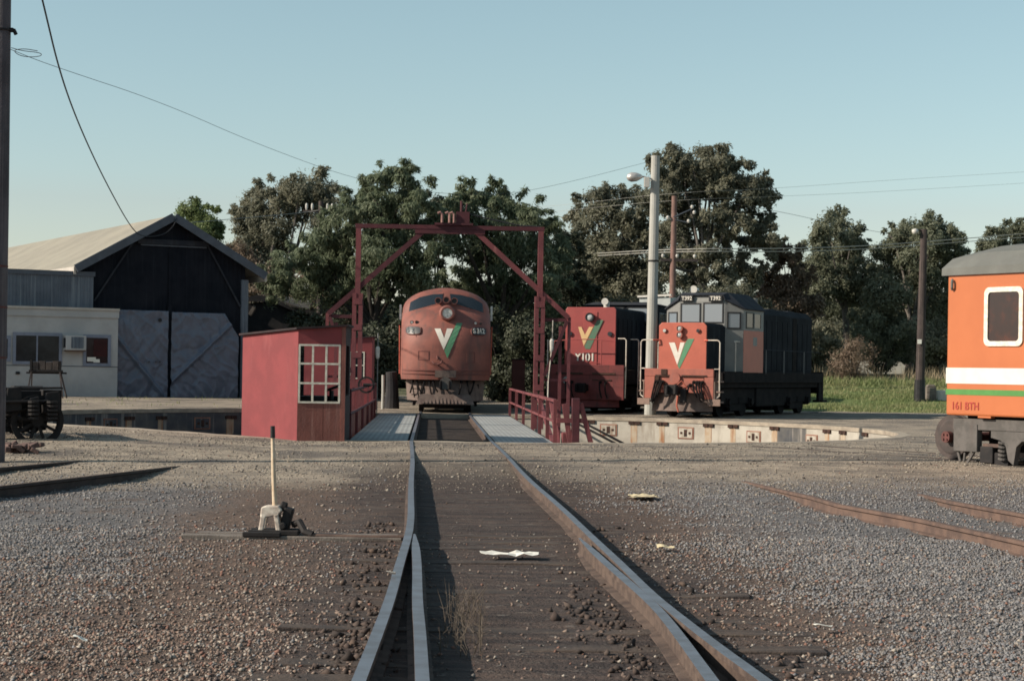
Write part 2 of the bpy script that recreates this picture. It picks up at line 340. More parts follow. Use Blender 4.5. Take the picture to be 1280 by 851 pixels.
# ------------------------------------------------------------------ ground
PC = Vector((-1.74, 51.0, 0)); PR = 12.05
TTH = R(2.46)
def xc(Y): return -.074 - .0527 * (Y - 16.95)
def bank(x, y):
    return 1.15 * smoothstep(78, 93, y) * smoothstep(8.5, 13, x)
def gz(x, y, fine=True):
    z = -.145 + .125 * smoothstep(26, 35, y)
    z += .12 * smoothstep(-4, -9, x) * smoothstep(29, 37, y) * smoothstep(110, 70, y)
    z += bank(x, y)
    if fine:
        d = abs(x - xc(y)); a = .012 + .02 * smoothstep(1.0, 2.5, d) * smoothstep(30, 24, y)
        a *= smoothstep(0, 1, (math.hypot(x - PC.x, y - PC.y) - PR) / .6)
        z += a * noise.noise((x * .9, y * .9, 0)) + a * .5 * noise.noise((x * 3.1, y * 3.1, 5)) + a * .25 * noise.noise((x * 9, y * 9, 2))
    return z
def ground():
    rs = list(np.arange(PR, 46.5, .13)); r = rs[-1]
    while r < 1500: r *= 1.06; rs.append(r)
    angs = []
    a = -180.0
    while a < 180:
        angs.append(a); a += .17 if -24 < a < 24 else (1.5 if abs(a) < 60 or abs(abs(a) - 180) < 60 else 3)
    n = len(angs); v = []
    for r in rs:
        for a in angs:
            x = PC.x + r * math.sin(R(a)); y = PC.y - r * math.cos(R(a))
            v.append((x, y, gz(x, y, r < 60)))
    f = [(i * n + j, i * n + (j + 1) % n, (i + 1) * n + (j + 1) % n, (i + 1) * n + j) for i in range(len(rs) - 1) for j in range(n)]
    me = bpy.data.meshes.new('ground'); me.from_pydata(v, [], f); me.update(); me.polygons.foreach_set('use_smooth', [True] * len(f))
    o = bpy.data.objects.new('ground', me); col.objects.link(o); tag(o, kind='structure')
    m, nt, b, out = _new('ground_yard')
    tc = nt.nodes.new('ShaderNodeTexCoord'); P = tc.outputs['Object']; sx = nt.nodes.new('ShaderNodeSeparateXYZ'); nt.links.new(P, sx.inputs[0])
    X, Y = sx.outputs[0], sx.outputs[1]
    n1 = _noise(nt, .45, 4, P); n2 = _noise(nt, 1.7, 5, P); n3 = _noise(nt, 9, 4, P, .7); n4 = _noise(nt, 34, 3, P, .7)
    def cen(n, a): return _math(nt, 'MULTIPLY', _math(nt, 'SUBTRACT', n, .5), a)
    d = _math(nt, 'ABSOLUTE', _math(nt, 'ADD', _math(nt, 'ADD', X, .074), _math(nt, 'MULTIPLY', _math(nt, 'SUBTRACT', Y, 16.95), .0527)))
    dn = _math(nt, 'ADD', d, _math(nt, 'ADD', cen(n1, 1.6), cen(n2, 1.3)))
    grey = _mix(nt, _ramp(nt, n3, .3, .7), (.175, .168, .168), (.115, .108, .110))
    brown = _mix(nt, _ramp(nt, n3, .3, .7), (.150, .103, .080), (.088, .062, .050))
    ns = _noise(nt, 1.0, 5, P, .65, stretch=(.5, 5.5, 1)); oil = _mix(nt, _ramp(nt, ns, .38, .62), (.034, .027, .027), (.082, .058, .050))
    oil = _mix(nt, _math(nt, 'MULTIPLY', _ramp(nt, n2, .5, .7), .45), oil, (.11, .078, .063))
    beige = _mix(nt, _ramp(nt, n2, .35, .65), (.385, .32, .25), (.25, .21, .168))
    # brown soil: band by the track, and the lower left corner
    soil = _ramp(nt, _math(nt, 'ADD', dn, _math(nt, 'MULTIPLY', _ramp(nt, X, .5, -1.0), -.9)), 3.3, 1.7)
    ll = _math(nt, 'MULTIPLY', _ramp(nt, _math(nt, 'ADD', Y, cen(n1, 9)), 17.5, 12), _ramp(nt, X, .0, -1.2))
    soil = _math(nt, 'MAXIMUM', soil, _math(nt, 'MULTIPLY', ll, .85))
    c = _mix(nt, soil, grey, brown)
    # old leftover soil flecks in the ballast
    c = _mix(nt, _math(nt, 'MULTIPLY', _ramp(nt, n2, .48, .66), .7), c, brown)
    # trodden, sun-bleached path in front of the pit and the yard beyond
    pj = _math(nt, 'ADD', _math(nt, 'ADD', Y, _math(nt, 'MULTIPLY', X, -.22)), _math(nt, 'ADD', cen(n1, 7), cen(n2, 3)))
    path = _ramp(nt, pj, 24.5, 29.5)
    c = _mix(nt, path, c, beige)
    drk = _math(nt, 'MULTIPLY', _ramp(nt, _noise(nt, .7, 4, P, stretch=(.5, .8, 1)), .44, .66), _ramp(nt, Y, 25, 31))
    c = _mix(nt, _math(nt, 'MULTIPLY', drk, .9), c, (.12, .104, .094))
    # oil-soaked centre of the track
    ol = _math(nt, 'MULTIPLY', _ramp(nt, dn, 2.15, 1.15), _ramp(nt, Y, 37, 26))
    c = _mix(nt, _math(nt, 'MULTIPLY', ol, .92), c, oil)
    # right of the far yard: dark cinders under the locomotives; grass beyond
    c = _mix(nt, _math(nt, 'MULTIPLY', _ramp(nt, n4, .42, .62), .32), c, (.06, .055, .052))
    c = _mix(nt, _math(nt, 'MULTIPLY', _ramp(nt, n3, .58, .72), .35), c, (.36, .33, .29))
    gr = _math(nt, 'MULTIPLY', _ramp(nt, _math(nt, 'ADD', Y, cen(n1, 4)), 77.2, 78.6), _ramp(nt, X, 6, 9))
    c = _mix(nt, gr, c, (.13, .165, .06))
    far = _ramp(nt, Y, 96, 110)
    c = _mix(nt, far, c, (.10, .10, .055))
    nt.links.new(c, b.inputs['Base Color']); b.inputs['Roughness'].default_value = .92; b.inputs['Specular IOR Level'].default_value = .2
    bp = nt.nodes.new('ShaderNodeBump'); bp.inputs['Strength'].default_value = .9; bp.inputs['Distance'].default_value = .03
    h = _math(nt, 'ADD', n4, _math(nt, 'MULTIPLY', n3, 1.5)); nt.links.new(h, bp.inputs['Height']); nt.links.new(bp.outputs[0], b.inputs['Normal'])
    me.materials.append(m)
ground()

# loose ballast on the yard: real stones, too many to count
def stones(name, regions, m):
    base = np.array([(1,0,0),(-1,0,0),(0,1,0),(0,-1,0),(0,0,1),(0,0,-1)], float)
    tri = np.array([(0,2,4),(2,1,4),(1,3,4),(3,0,4),(2,0,5),(1,2,5),(3,1,5),(0,3,5)])
    V = []; Fa = []; o = 0
    for (n, y0, y1, smin, smax, fn) in regions:
        n = int(n * 1.3); ys = np.sqrt(RNG.uniform(y0 * y0, y1 * y1, n)); xs = RNG.uniform(-1, 1, n) * (.285 * ys + 1.1)
        keep = [fn(x, y) > RNG.random() for x, y in zip(xs, ys)]
        xs, ys = xs[keep], ys[keep]; k = len(xs)
        zs = np.array([gz(x, y) for x, y in zip(xs, ys)])
        s = RNG.uniform(smin, smax, k) * RNG.uniform(.6, 1.25, k)
        pts = base[None] * RNG.uniform(.55, 1.15, (k, 6, 1)) + RNG.normal(0, .18, (k, 6, 3))
        ang = RNG.uniform(0, 2 * np.pi, k); tl = RNG.normal(0, .5, k)
        ca, sa = np.cos(ang), np.sin(ang); ct, st = np.cos(tl), np.sin(tl)
        x, y, z = pts[..., 0], pts[..., 1], pts[..., 2] * .75
        y, z = y * ct[:, None] - z * st[:, None], y * st[:, None] + z * ct[:, None]
        x, y = x * ca[:, None] - y * sa[:, None], x * sa[:, None] + y * ca[:, None]
        P = np.stack([x, y, z], -1) * s[:, None, None] + np.stack([xs, ys, zs + s * .25], -1)[:, None]
        V.append(P.reshape(-1, 3)); Fa.append((tri[None] + (np.arange(k) * 6)[:, None, None]).reshape(-1, 3) + o); o += k * 6
    V = np.concatenate(V); Fa = np.concatenate(Fa)
    return npmesh(name, V, Fa, m)
def npmesh(name, V, Fa, m, parent=None, smooth=False):
    me = bpy.data.meshes.new(name); k = Fa.shape[1]
    me.vertices.add(len(V)); me.vertices.foreach_set('co', V.astype(np.float32).ravel())
    me.loops.add(Fa.size); me.loops.foreach_set('vertex_index', Fa.astype(np.int32).ravel())
    me.polygons.add(len(Fa)); me.polygons.foreach_set('loop_start', np.arange(0, Fa.size, k, dtype=np.int32))
    me.update(calc_edges=True); me.validate()
    me.materials.append(m)
    if smooth: me.polygons.foreach_set('use_smooth', [True] * len(me.polygons))
    o = bpy.data.objects.new(name, me); col.objects.link(o)
    if parent: o.parent = parent
    return o
def stonemat(name, cols):
    m, nt, b, out = _new(name)
    g = nt.nodes.new('ShaderNodeNewGeometry'); rp = nt.nodes.new('ShaderNodeValToRGB'); cr = rp.color_ramp; cr.interpolation = 'CONSTANT'
    cr.elements[0].color = (*cols[0], 1); cr.elements[1].position = 1 / len(cols); cr.elements[1].color = (*cols[1], 1)
    for i, c in enumerate(cols[2:]): e = cr.elements.new((i + 2) / len(cols)); e.color = (*c, 1)
    nt.links.new(g.outputs['Random Per Island'], rp.inputs[0]); nt.links.new(rp.outputs[0], b.inputs['Base Color'])
    b.inputs['Roughness'].default_value = .9; b.inputs['Specular IOR Level'].default_value = .2
    return m
M['st_grey'] = stonemat('ballast_stone', [(.185,.18,.185),(.15,.145,.148),(.215,.21,.212),(.165,.155,.155),(.125,.12,.125),(.19,.17,.155),(.175,.175,.185),(.25,.24,.235),(.15,.135,.125)])
M['st_brown'] = stonemat('brown_stone', [(.18,.13,.105),(.14,.105,.09),(.22,.165,.135),(.16,.115,.095),(.11,.085,.078),(.19,.105,.082),(.25,.205,.175),(.165,.15,.14),(.33,.29,.25)])
def wgrey(x, y):
    d = abs(x - xc(y)); nz = noise.noise((x * .45, y * .45, 3)) * .9 + noise.noise((x * 1.6, y * 1.6, 8)) * .5
    a = smoothstep(1.6, 2.7, d + nz - (.9 if x < -.5 else 0))
    pn = noise.noise((x * .33, y * .22, 21)) + .6 * noise.noise((x * 1.1, y * .8, 4))
    a *= 1 - .6 * smoothstep(-.05, .45, pn)
    if x < 0: a *= .25 + .6 * smoothstep(13.5, 17.5, y + nz * 3)
    return a * (1 - .93 * smoothstep(24, 29, y - .22 * x + nz * 2.5)) + .02 * smoothstep(.95, 1.3, d)
def wbrown(x, y):
    d = abs(x - xc(y)); nz = noise.noise((x * .5, y * .5, 13)) + noise.noise((x * 1.9, y * 1.9, 1)) * .5
    pn = noise.noise((x * .33, y * .22, 21)) + .6 * noise.noise((x * 1.1, y * .8, 4))
    a = .40 * smoothstep(1.0, 1.7, d + nz * .5) * smoothstep(5.5, 2.0, d)
    a = max(a, .55 * smoothstep(-.05, .45, pn) * smoothstep(1.6, 2.4, d))
    if x < -.6: a = max(a, smoothstep(18.5, 13, y + nz * 3) * smoothstep(1.0, 2.0, d + nz * .4))
    return a * (1 - .8 * smoothstep(24, 30, y)) + .05
tag(stones('ballast_gravel', [(70000, 7.2, 12, .007, .017, wgrey), (70000, 12, 19, .009, .019, wgrey), (36000, 19, 30, .011, .022, wgrey)], M['st_grey']), kind='stuff')
tag(stones('brown_rubble', [(34000, 7.2, 12, .006, .020, wbrown), (30000, 12, 19, .008, .021, wbrown), (12000, 19, 38, .011, .023, wbrown)], M['st_brown']), kind='stuff')

def wclod(x, y):
    d = x - xc(y); k = max(math.exp(-((d + 1.12) / .16) ** 2), .8 * math.exp(-((d - .42) / .14) ** 2) * smoothstep(16, 13, y), .35 * math.exp(-((d - 1.2) / .2) ** 2))
    return k * (.5 + .5 * noise.noise((x * 3, y * 2.2, 4)))
M['clod'] = stonemat('dirt_clod', [(.075,.055,.047),(.055,.042,.037),(.095,.068,.055),(.045,.036,.033),(.085,.064,.055),(.065,.048,.042)])
tag(stones('dirt_clods', [(16000, 7.2, 13, .010, .042, wclod), (12000, 13, 20, .012, .042, wclod)], M['clod']), kind='stuff')
def wpath(x, y):
    if math.hypot(x - PC.x, y - PC.y) < PR + .5: return 0
    return .35 + .65 * smoothstep(-.2, .4, noise.noise((x * .5, y * .5, 17))) 
M['st_path'] = stonemat('path_stone', [(.25,.215,.175),(.18,.155,.13),(.31,.27,.22),(.14,.12,.105),(.22,.19,.16),(.27,.24,.205),(.10,.09,.083)])
tag(stones('path_gravel', [(26000, 25, 42, .008, .020, wpath), (5000, 25, 50, .015, .034, wpath)], M['st_path']), kind='stuff')
# ------------------------------------------------------------------ pit
def arc_pts(r, a0, a1, n, z):
    return [(PC.x + r * math.sin(R(a0 + (a1 - a0) * i / n)), PC.y - r * math.cos(R(a0 + (a1 - a0) * i / n)), z) for i in range(n + 1)]
pf = MB(); n = 96
pts = [(PC.x + (PR + .3) * math.cos(2 * math.pi * i / n), PC.y + (PR + .3) * math.sin(2 * math.pi * i / n), -1.12) for i in range(n)]
pf.add(pts, [tuple(range(n))]); tag(pf.build('pit_floor', mat('pit_floor', (.13, .115, .10), (.08, .07, .065), 1.5, .95)), kind='structure')
pw = thing('turntable_pit_wall', 'round concrete wall of the turntable pit with rust streaks and square socket plates', 'wall', PC)
def pol(r, a, z): return (r * math.sin(R(a)), -r * math.cos(R(a)), z)   # a: degrees, 0 = towards the camera, local to PC
mb = MB(); n = 180; vs = []; fs = []
for i in range(n):
    a = 360 * i / n
    x, y, _ = pol(PR, a, 0); zt = gz(x + PC.x, y + PC.y, False) - .10
    for r, z in ((PR - .02, -1.2), (PR - .02, zt), (PR + .32, zt), (PR + .32, -1.2)): vs.append(pol(r, a, z))
for i in range(n):
    j = (i + 1) % n
    for q in range(3): fs.append((4 * i + q, 4 * i + q + 1, 4 * j + q + 1, 4 * j + q))
mb.add(vs, fs); mb.build('wall', M['concrete'], pw)
mb = MB(); vs = []; fs = []
for i in range(n):
    a = 360 * i / n
    x, y, _ = pol(PR, a, 0); zt = gz(x + PC.x, y + PC.y, False); w = .035 * noise.noise((x * 2, y * 2, 0)); w2 = .02 * noise.noise((x * 1.3, y * 1.3, 9))
    for r, z in ((PR - .05, zt - .105), (PR - .06 + w, zt + .012 + w2), (PR + .22 + 3 * w, zt + .006), (PR + .22, zt - .105)): vs.append(pol(r, a, z))
for i in range(n):
    j = (i + 1) % n
    for q in range(4): fs.append((4 * i + q, 4 * i + (q + 1) % 4, 4 * j + (q + 1) % 4, 4 * j + q))
mb.add(vs, fs); mb.build('coping', M['coping'], pw)
def onwall(px, py, r=None):
    """angle (deg) on the far wall hit by a pixel"""
    r = r or PR; u, v = unroll(px, py); k = u / F
    A = 1 + k * k; B = -2 * (k * PC.x + PC.y); C_ = PC.x ** 2 + PC.y ** 2 - r * r
    Y = (-B + math.sqrt(max(0, B * B - 4 * A * C_))) / (2 * A)
    x, y = k * Y - PC.x, Y - PC.y
    return math.degrees(math.atan2(x, -y)), CH - v * Y / F
def wallpatch(mb, a, z0, z1, half, off, t, jag=0, mi=0):
    r = PR - .02 - off; h = math.degrees(half / PR); k = 6; vs = []
    for i in range(k + 1):
        aa = a - h + 2 * h * i / k
        zz = z0 + (random.uniform(0, jag) if jag else 0)
        vs += [pol(r, aa, zz), pol(r, aa, z1), pol(r - t, aa, zz), pol(r - t, aa, z1)]
    fs = []
    for i in range(k):
        b, c = 4 * i, 4 * (i + 1)
        fs += [(b + 2, b + 3, c + 3, c + 2), (b + 1, b + 3, c + 3, c + 1), (b, b + 2, c + 2, c)]
    fs += [(0, 1, 3, 2), (4 * k, 4 * k + 1, 4 * k + 3, 4 * k + 2)]
    mb.add(vs, fs, mi)
for (px, py) in ((761, 537), (858, 541), (943, 546), (1016, 551), (252, 527), (137, 521)):
    a, z = onwall(px, py); z = max(-.62, min(-.36, z))
    e = MB(); wallpatch(e, a, z - .19, z + .19, .30, .002, .02); e = e.build('socket_plate', M['plate_edge'], pw)
    p = MB(); wallpatch(p, a, z - .155, z + .155, .25, .024, .012); p.build('plate_face', M['plate'] if px > 640 else M['damp_shade'], e)  # left plates darkened to paint the shade on that side
    q = MB(); wallpatch(q, a, z - .11, z + .11, .055, .038, .01); wallpatch(q, a - .75, z - .035, z + .035, .04, .038, .01); wallpatch(q, a + .75, z - .035, z + .035, .04, .038, .01)
    q.build('socket_hole', M['pocket'], e)
for px in (736, 793, 828, 886, 917, 969, 1035, 1055, 1083, 200, 160, 287, 110):
    a, z = onwall(px, 530)
    q = MB()
    for da in (-.62, .42): wallpatch(q, a + da, -.225, -.118, .095, .004, .05)
    q.build('beam_pocket', M['pocket'], pw)
    if px not in (736, 1083):
        s = MB(); wallpatch(s, a, -.92, -.225, random.uniform(.10, .15), .003, .004, .25); s.build('rust_stain', M['rust_stain'], pw)
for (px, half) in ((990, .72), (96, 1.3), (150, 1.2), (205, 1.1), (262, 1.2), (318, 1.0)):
    a, z = onwall(px, 540); s = MB(); wallpatch(s, a, -1.0, -.13 if px > 640 else -.015, half, .0015, .003, .2); s.build('damp_shade_patch', M['damp_shade'], pw)  # wide left patches paint the wall's shade; the right one is damp
# rubble lying along the far pit floor
mb = MB()
for i in range(130):
    a = random.uniform(118, 168); r = PR - random.uniform(.1, .9); s = random.uniform(.04, .12)
    mb.cbox(Vector(pol(r, a, -1.12 + s * .4)) + PC, (s, s * 1.3, s * .8), rot=Matrix.Rotation(random.uniform(0, 3), 3, 'Z') @ Matrix.Rotation(random.uniform(-.5, .5), 3, 'X'))
tag(mb.build('pit_rubble', M['plate']), kind='stuff')

# ------------------------------------------------------------------ rails and sleepers
PROF = [(-.035,0),(.035,0),(.035,-.035),(.009,-.05),(.009,-.125),(.068,-.137),(.068,-.15),(-.068,-.15),(-.068,-.137),(-.009,-.125),(-.009,-.05),(-.035,-.035)]
def smooth_line(pts, it=2):
    for _ in range(it):
        q = [pts[0]]
        for a, b in zip(pts[:-1], pts[1:]): q += [a * .75 + b * .25, a * .25 + b * .75]
        q.append(pts[-1]); pts = q
    return pts
def rail_mesh(pts, taper=0, sc_=1.0):
    mb = MB(); k = len(PROF); vs = []; fs = []; ms = []
    L = 0; acc = [0]
    for a, b in zip(pts[:-1], pts[1:]): L += (b - a).length; acc.append(L)
    for i, p in enumerate(pts):
        t = (pts[min(i + 1, len(pts) - 1)] - pts[max(i - 1, 0)]); t.z = 0; t.normalize(); x = Vector((t.y, -t.x, 0))
        wd = 1 if not taper else min(1, .25 + acc[i] / taper)
        for (a, z) in PROF: vs.append(p + x * a * wd * sc_ + Vector((0, 0, z)))
    for i in range(len(pts) - 1):
        for j in range(k):
            a, b = i * k + j, i * k + (j + 1) % k
            mb.m.append(0 if j else 1); fs.append((a, b, b + k, a + k))
    mm = mb.m; mb.m = []
    mb.v = [tuple(v) for v in vs]; mb.f = fs + [tuple(range(k)), tuple(range((len(pts) - 1) * k, len(pts) * k))]; mb.m = mm + [0, 0]
    return mb
def rail(name, pts, mats, label, cat='rail', group=None, taper=0, parent=None):
    o = rail_mesh(pts, taper).build(name, mats, parent)
    if label: tag(o, label, cat, group)
    return o
def pxline(ps, z=0): return [gnd(x, y, z) for x, y in ps]
RS = [M['rail_side'], M['rail_top']]
near = lambda a, b: [a + (a - b).normalized() * 3.0, a]
LS = pxline([(448,851),(472,790),(489,744),(500,702),(511,668),(514,645),(513.5,620),(514,598),(516,575),(518,554)])
RSK = pxline([(958,851),(893,804),(853,773),(814,742),(775,703),(738,669),(702,634),(659,598),(631,566),(619,554)])
LI = pxline([(528,851),(525,789),(521.5,751),(521.5,702),(518,667)]); RI = pxline([(891,851),(837,777),(811,749),(757,703),(724,672)])
LS[-1] = Vector((-2.074, 39.1, 0)); RSK[-1] = Vector((-.397, 39.1, 0))
for q in (LS, RSK, LI, RI): q.insert(0, q[0] + (q[0] - q[1]).normalized() * 2.5)
rail('stock_rail', smooth_line(LS), RS, 'left running rail of the points, bending away in the foreground and shining on top', group='rails of the turnout')
rail('stock_rail', smooth_line(RSK), RS, 'right running rail leading from the foreground to the turntable', group='rails of the turnout')
rail('switch_rail', smooth_line(list(reversed(LI))), RS, 'short tapered point blade lying against the left running rail', group='rails of the turnout', taper=1.6)
rail('switch_rail', smooth_line(list(reversed(RI))), RS, 'short tapered point blade lying inside the right running rail', group='rails of the turnout', taper=1.6)
RR = [M['rail_rust'], M['rail_rust']]; RD = [M['rail_dark'], M['rail_side']]
def sunk(ps, zs): return [gnd(x, y, z) for (x, y), z in zip(ps, zs)]
q = sunk([(1300,681),(1275,675),(1150,648),(1050,630),(1015,620),(930,601)], (-.01,-.01,-.01,-.01,-.015,-.12)); q.insert(0, q[0] + (q[0] - q[1]).normalized() * 4)
rail('rusty_rail', q, RR, 'long rusty rail in the grey ballast, front one of the right hand pair')
q = sunk([(1300,646),(1275,641),(1190,626),(1150,617)], (-.01,-.01,-.015,-.13)); q.insert(0, q[0] + (q[0] - q[1]).normalized() * 4)
rail('rusty_rail', q, RR, 'short rusty rail nearer the orange carriage, rear one of the right hand pair')
q = sunk([(-30,612),(0,607),(90,597),(160,589),(240,580)], (.0,.0,0,-.02,-.12))
rail('dark_rail', q, RD, 'thick dark rail at the left edge, front one of the left hand pair')
q = sunk([(-30,587),(0,584),(80,577),(155,571)], (-.05,-.05,-.06,-.11))
rail('dark_rail', q, RD, 'thin dark rail at the left edge, rear one nearly buried in gravel')
sl_lab = 'oil-blackened sleeper half buried across the turnout track'
Y = 7.9; i = 0
while Y < 25.5:
    Ln = 3.3 if Y < 17.2 else 2.7
    zg = -.157 - .012 * random.random()
    m_ = MB(); k = 7; top = []; 
    x0, x1 = -Ln / 2 + random.uniform(-.12, .12), Ln / 2 + random.uniform(-.12, .12); wd = random.uniform(.10, .125)
    for t in range(k + 1):
        x = x0 + (x1 - x0) * t / k; up = random.uniform(.010, .035) * (1 if Y < 19 else .6)
        top.append([(x, -wd + random.uniform(-.012, .012), up), (x, wd + random.uniform(-.012, .012), up + random.uniform(-.008, .008)), (x, wd, -.08), (x, -wd, -.08)])
    vs = [p for r_ in top for p in r_]; fs = [(0,1,2,3), (4*k,4*k+1,4*k+2,4*k+3)]
    for t in range(k):
        for qd in range(4): fs.append((4*t+qd, 4*t+(qd+1)%4, 4*t+4+(qd+1)%4, 4*t+4+qd))
    m_.add(vs, fs); o = m_.build('sleeper', M['sleeper'], bevel=.008)
    o.location = (xc(Y) + random.uniform(-.05, .05), Y, zg); o.rotation_euler = (0, 0, R(random.uniform(-1.5, 1.5)))
    tag(o, sl_lab, 'sleeper', 'sleepers of the turnout'); Y += random.uniform(.60, .74)

# ------------------------------------------------------------------ turntable
tt = thing('turntable', 'railway turntable with grated deck and dark red steel portal frame over the rails', 'turntable', PC, TTH)
TL = 11.85
for sx in (-1, 1):
    x0, x1 = (.93, 2.14) if sx > 0 else (-2.14, -.93)
    MB().box(x0, x1, -TL, TL, -.075, -.025).build('deck', M['deck'], tt)
    MB().box(sx * .98 - .12, sx * .98 + .12, -TL, TL, -1.0, -.08).build('girder', M['under'], tt)
    q = [Vector((sx * .835, y, 0)) for y in (-TL, -6, 0, 6, TL)]
    rail('rail', q, RS, None, parent=tt)
    MB().box(sx * 2.10 - .03, sx * 2.10 + .03, -TL, TL, -.30, -.078).build('deck_edge_beam', M['steel_red'], tt)
MB().box(-.74, .74, -TL + .1, TL - .1, -.26, -.22).build('center_planking', M['dark_timber'], tt)
mb = MB()
for y in np.arange(-TL + .2, TL, .72): mb.box(-.86, .86, y, y + .22, -.215, -.155)
mb.build('crossbeams', M['dark_timber'], tt)
for y0 in (-11.8, 11.4): MB().box(-.92, .92, y0, y0 + .4, -.21, -.04).build('end_sill', M['coping'], tt)
# portal
H = 5.27
for sx in (-1, 1):
    c = MB()
    for dx in (-.085, .085): c.box(sx * 2.47 + dx - .055, sx * 2.47 + dx + .055, -.10, .10, -.1, 3.5)
    c.box(sx * 2.47 - .07, sx * 2.47 + .07, -.085, .085, 3.3, H + .02)
    for z in (.25, .95, 1.75, 2.5, 3.2): c.box(sx * 2.47 - .125, sx * 2.47 + .125, -.112, .112, z, z + .16)
    c.build('column', M['steel_red'], tt)
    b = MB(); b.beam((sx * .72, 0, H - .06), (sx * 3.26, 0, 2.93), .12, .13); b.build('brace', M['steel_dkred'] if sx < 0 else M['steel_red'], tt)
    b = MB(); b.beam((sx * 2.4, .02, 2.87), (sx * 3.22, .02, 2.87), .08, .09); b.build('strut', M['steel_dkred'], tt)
    b = MB(); b.beam((sx * 2.55, .02, 1.24), (sx * 3.25, .02, 1.24), .07, .07); b.build('strut', M['steel_red'], tt)
    for x in (3.04, 3.28):
        b = MB(); b.beam((sx * x, .0, 2.95 if x > 3.1 else 2.7), (sx * x, 0, -.55), .085, .085); b.build('outer_post', M['steel_red'], tt)
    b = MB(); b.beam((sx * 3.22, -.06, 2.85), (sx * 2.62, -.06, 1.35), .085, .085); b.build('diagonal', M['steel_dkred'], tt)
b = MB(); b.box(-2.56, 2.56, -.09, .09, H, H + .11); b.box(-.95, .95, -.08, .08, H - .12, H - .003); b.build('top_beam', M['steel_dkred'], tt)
b = MB(); b.box(-.42, .62, -.16, .16, H + .113, H + .17); b.box(.16, .52, -.14, .14, H + .173, H + .48); b.tube([(.3, 0, H + .48), (.3, 0, H + .78)], .035); b.tube([(.42, 0, H + .48), (.45, 0, H + .72)], .02)
cl = b.build('collector_box', M['steel_dkred'], tt)
mi_ = mat('portal_insulators', (.30, .16, .14), (.2, .1, .09), 8, .5)
for x in (-.22, -.02, .10): MB().tube([(x, -.17, H + .17), (x, -.17, H + .40), (x - .05, -.17, H + .45), (x - .12, -.17, H + .42)], .035, 8).build('insulator', mi_, cl)
b = MB(); b.tube([(.45, 0, H + .45), (1.1, 0, H + .3), (1.9, 0, H + .14), (2.45, 0, H + .12)], .018, 6); b.build('feed_cable', M['wire'], tt)
# hanging lantern and cables by the right column
b = MB(); b.tube([(2.83, -.05, 2.86), (2.82, -.05, 2.30)], .012, 6); b.tube([(2.80, -.05, 2.0), (2.72, -.2, 1.2), (2.6, -2.0, .6)], .014, 6); b.build('hanging_cable', M['rail_white'], tt)
b = MB(); b.tube([(2.81, -.05, 2.36), (2.81, -.05, 2.30), (2.81, -.05, 2.05), (2.81, -.05, 1.98)], [.03, .065, .055, .03], 10); b.build('lantern', M['insul'], tt)
# right railing: six posts, two rails, a heavy end frame
rb = thing('railing', None, None); rb.parent = tt
def rp(y): return (2.17, y)
for i, y in enumerate((-11.4, -8.8, -5.8, -2.6, 2.2, 6.6, 11.4)):
    p = MB(); p.box(2.14, 2.22, y - .04, y + .04, -.3, .88); p.build('railing_post', M['steel_red'], rb)
b = MB(); b.beam((2.18, -11.4, .86), (2.18, 11.4, .86), .06, .06); b.beam((2.18, -11.4, .42), (2.18, 11.4, .42), .05, .05); b.build('handrail', M['steel_red'], rb)
b = MB(); b.beam((2.26, -3.5, .85), (2.26, -9.6, -.1), .08, .08); b.beam((2.26, -8.9, .8), (2.26, -11.2, -.1), .1, .1); b.build('diagonal', M['steel_red'], rb)
b = MB(); b.box(2.52, 2.68, -11.65, -11.4, -.25, .92); b.build('end_post', M['steel_dkred'], rb, bevel=.01)
b = MB(); b.beam((2.70, -11.55, .82), (2.98, -11.55, -.2), .12, .10); b.beam((2.36, -11.55, .80), (2.50, -11.55, -.05), .11, .1); b.box(2.16, 3.02, -11.6, -11.5, -.28, -.16); b.box(2.2, 2.75, -11.62, -11.5, .40, .50); b.build('end_frame', M['steel_red'], rb)
b = MB(); b.box(2.36, 2.6, -11.1, -10.7, -.25, .18); b.build('gear_box', M['steel_red'], rb, bevel=.02)
for dz in (0, .09):
    b = MB(); b.tube([(2.6, -10.4, .42 + dz), (3.2, -10.7, .12 + dz), (4.05, -11.0, -.32 + dz)], .028, 6); b.build('push_rod', M['black_iron'], rb)
# left railing clad with upright boards
lb = thing('railing', None, None); lb.parent = tt
b = MB()
for y in np.arange(-9.4, 9.2, .31):
    b.box(-2.30, -2.265, y, y + random.uniform(.27, .30), -.12 + random.uniform(-.02, .02), .46 + random.uniform(-.02, .02))
b.build('boards', M['hut_brown'], lb)
b = MB()
for z in (.98, .47): b.tube([(-2.22, -9.6, z), (-2.22, 9.4, z)], .035, 6)
b.build('handrail', M['steel_dkred'], lb)
for y in (-9.3, -5.5, -1.6, 2.4, 6.2, 9.2): MB().box(-2.262, -2.20, y - .035, y + .035, -.15, 1.02).build('railing_post', M['steel_red'], lb)
b = MB(); b.ring((-2.12, -2.4, 1.05), (0, 1, 0), .17, .22, .03, 20); b.tube([(-2.2, -2.4, 1.05), (-2.0, -2.4, 1.05)], .04); b.build('crank_wheel', M['black_iron'], lb)

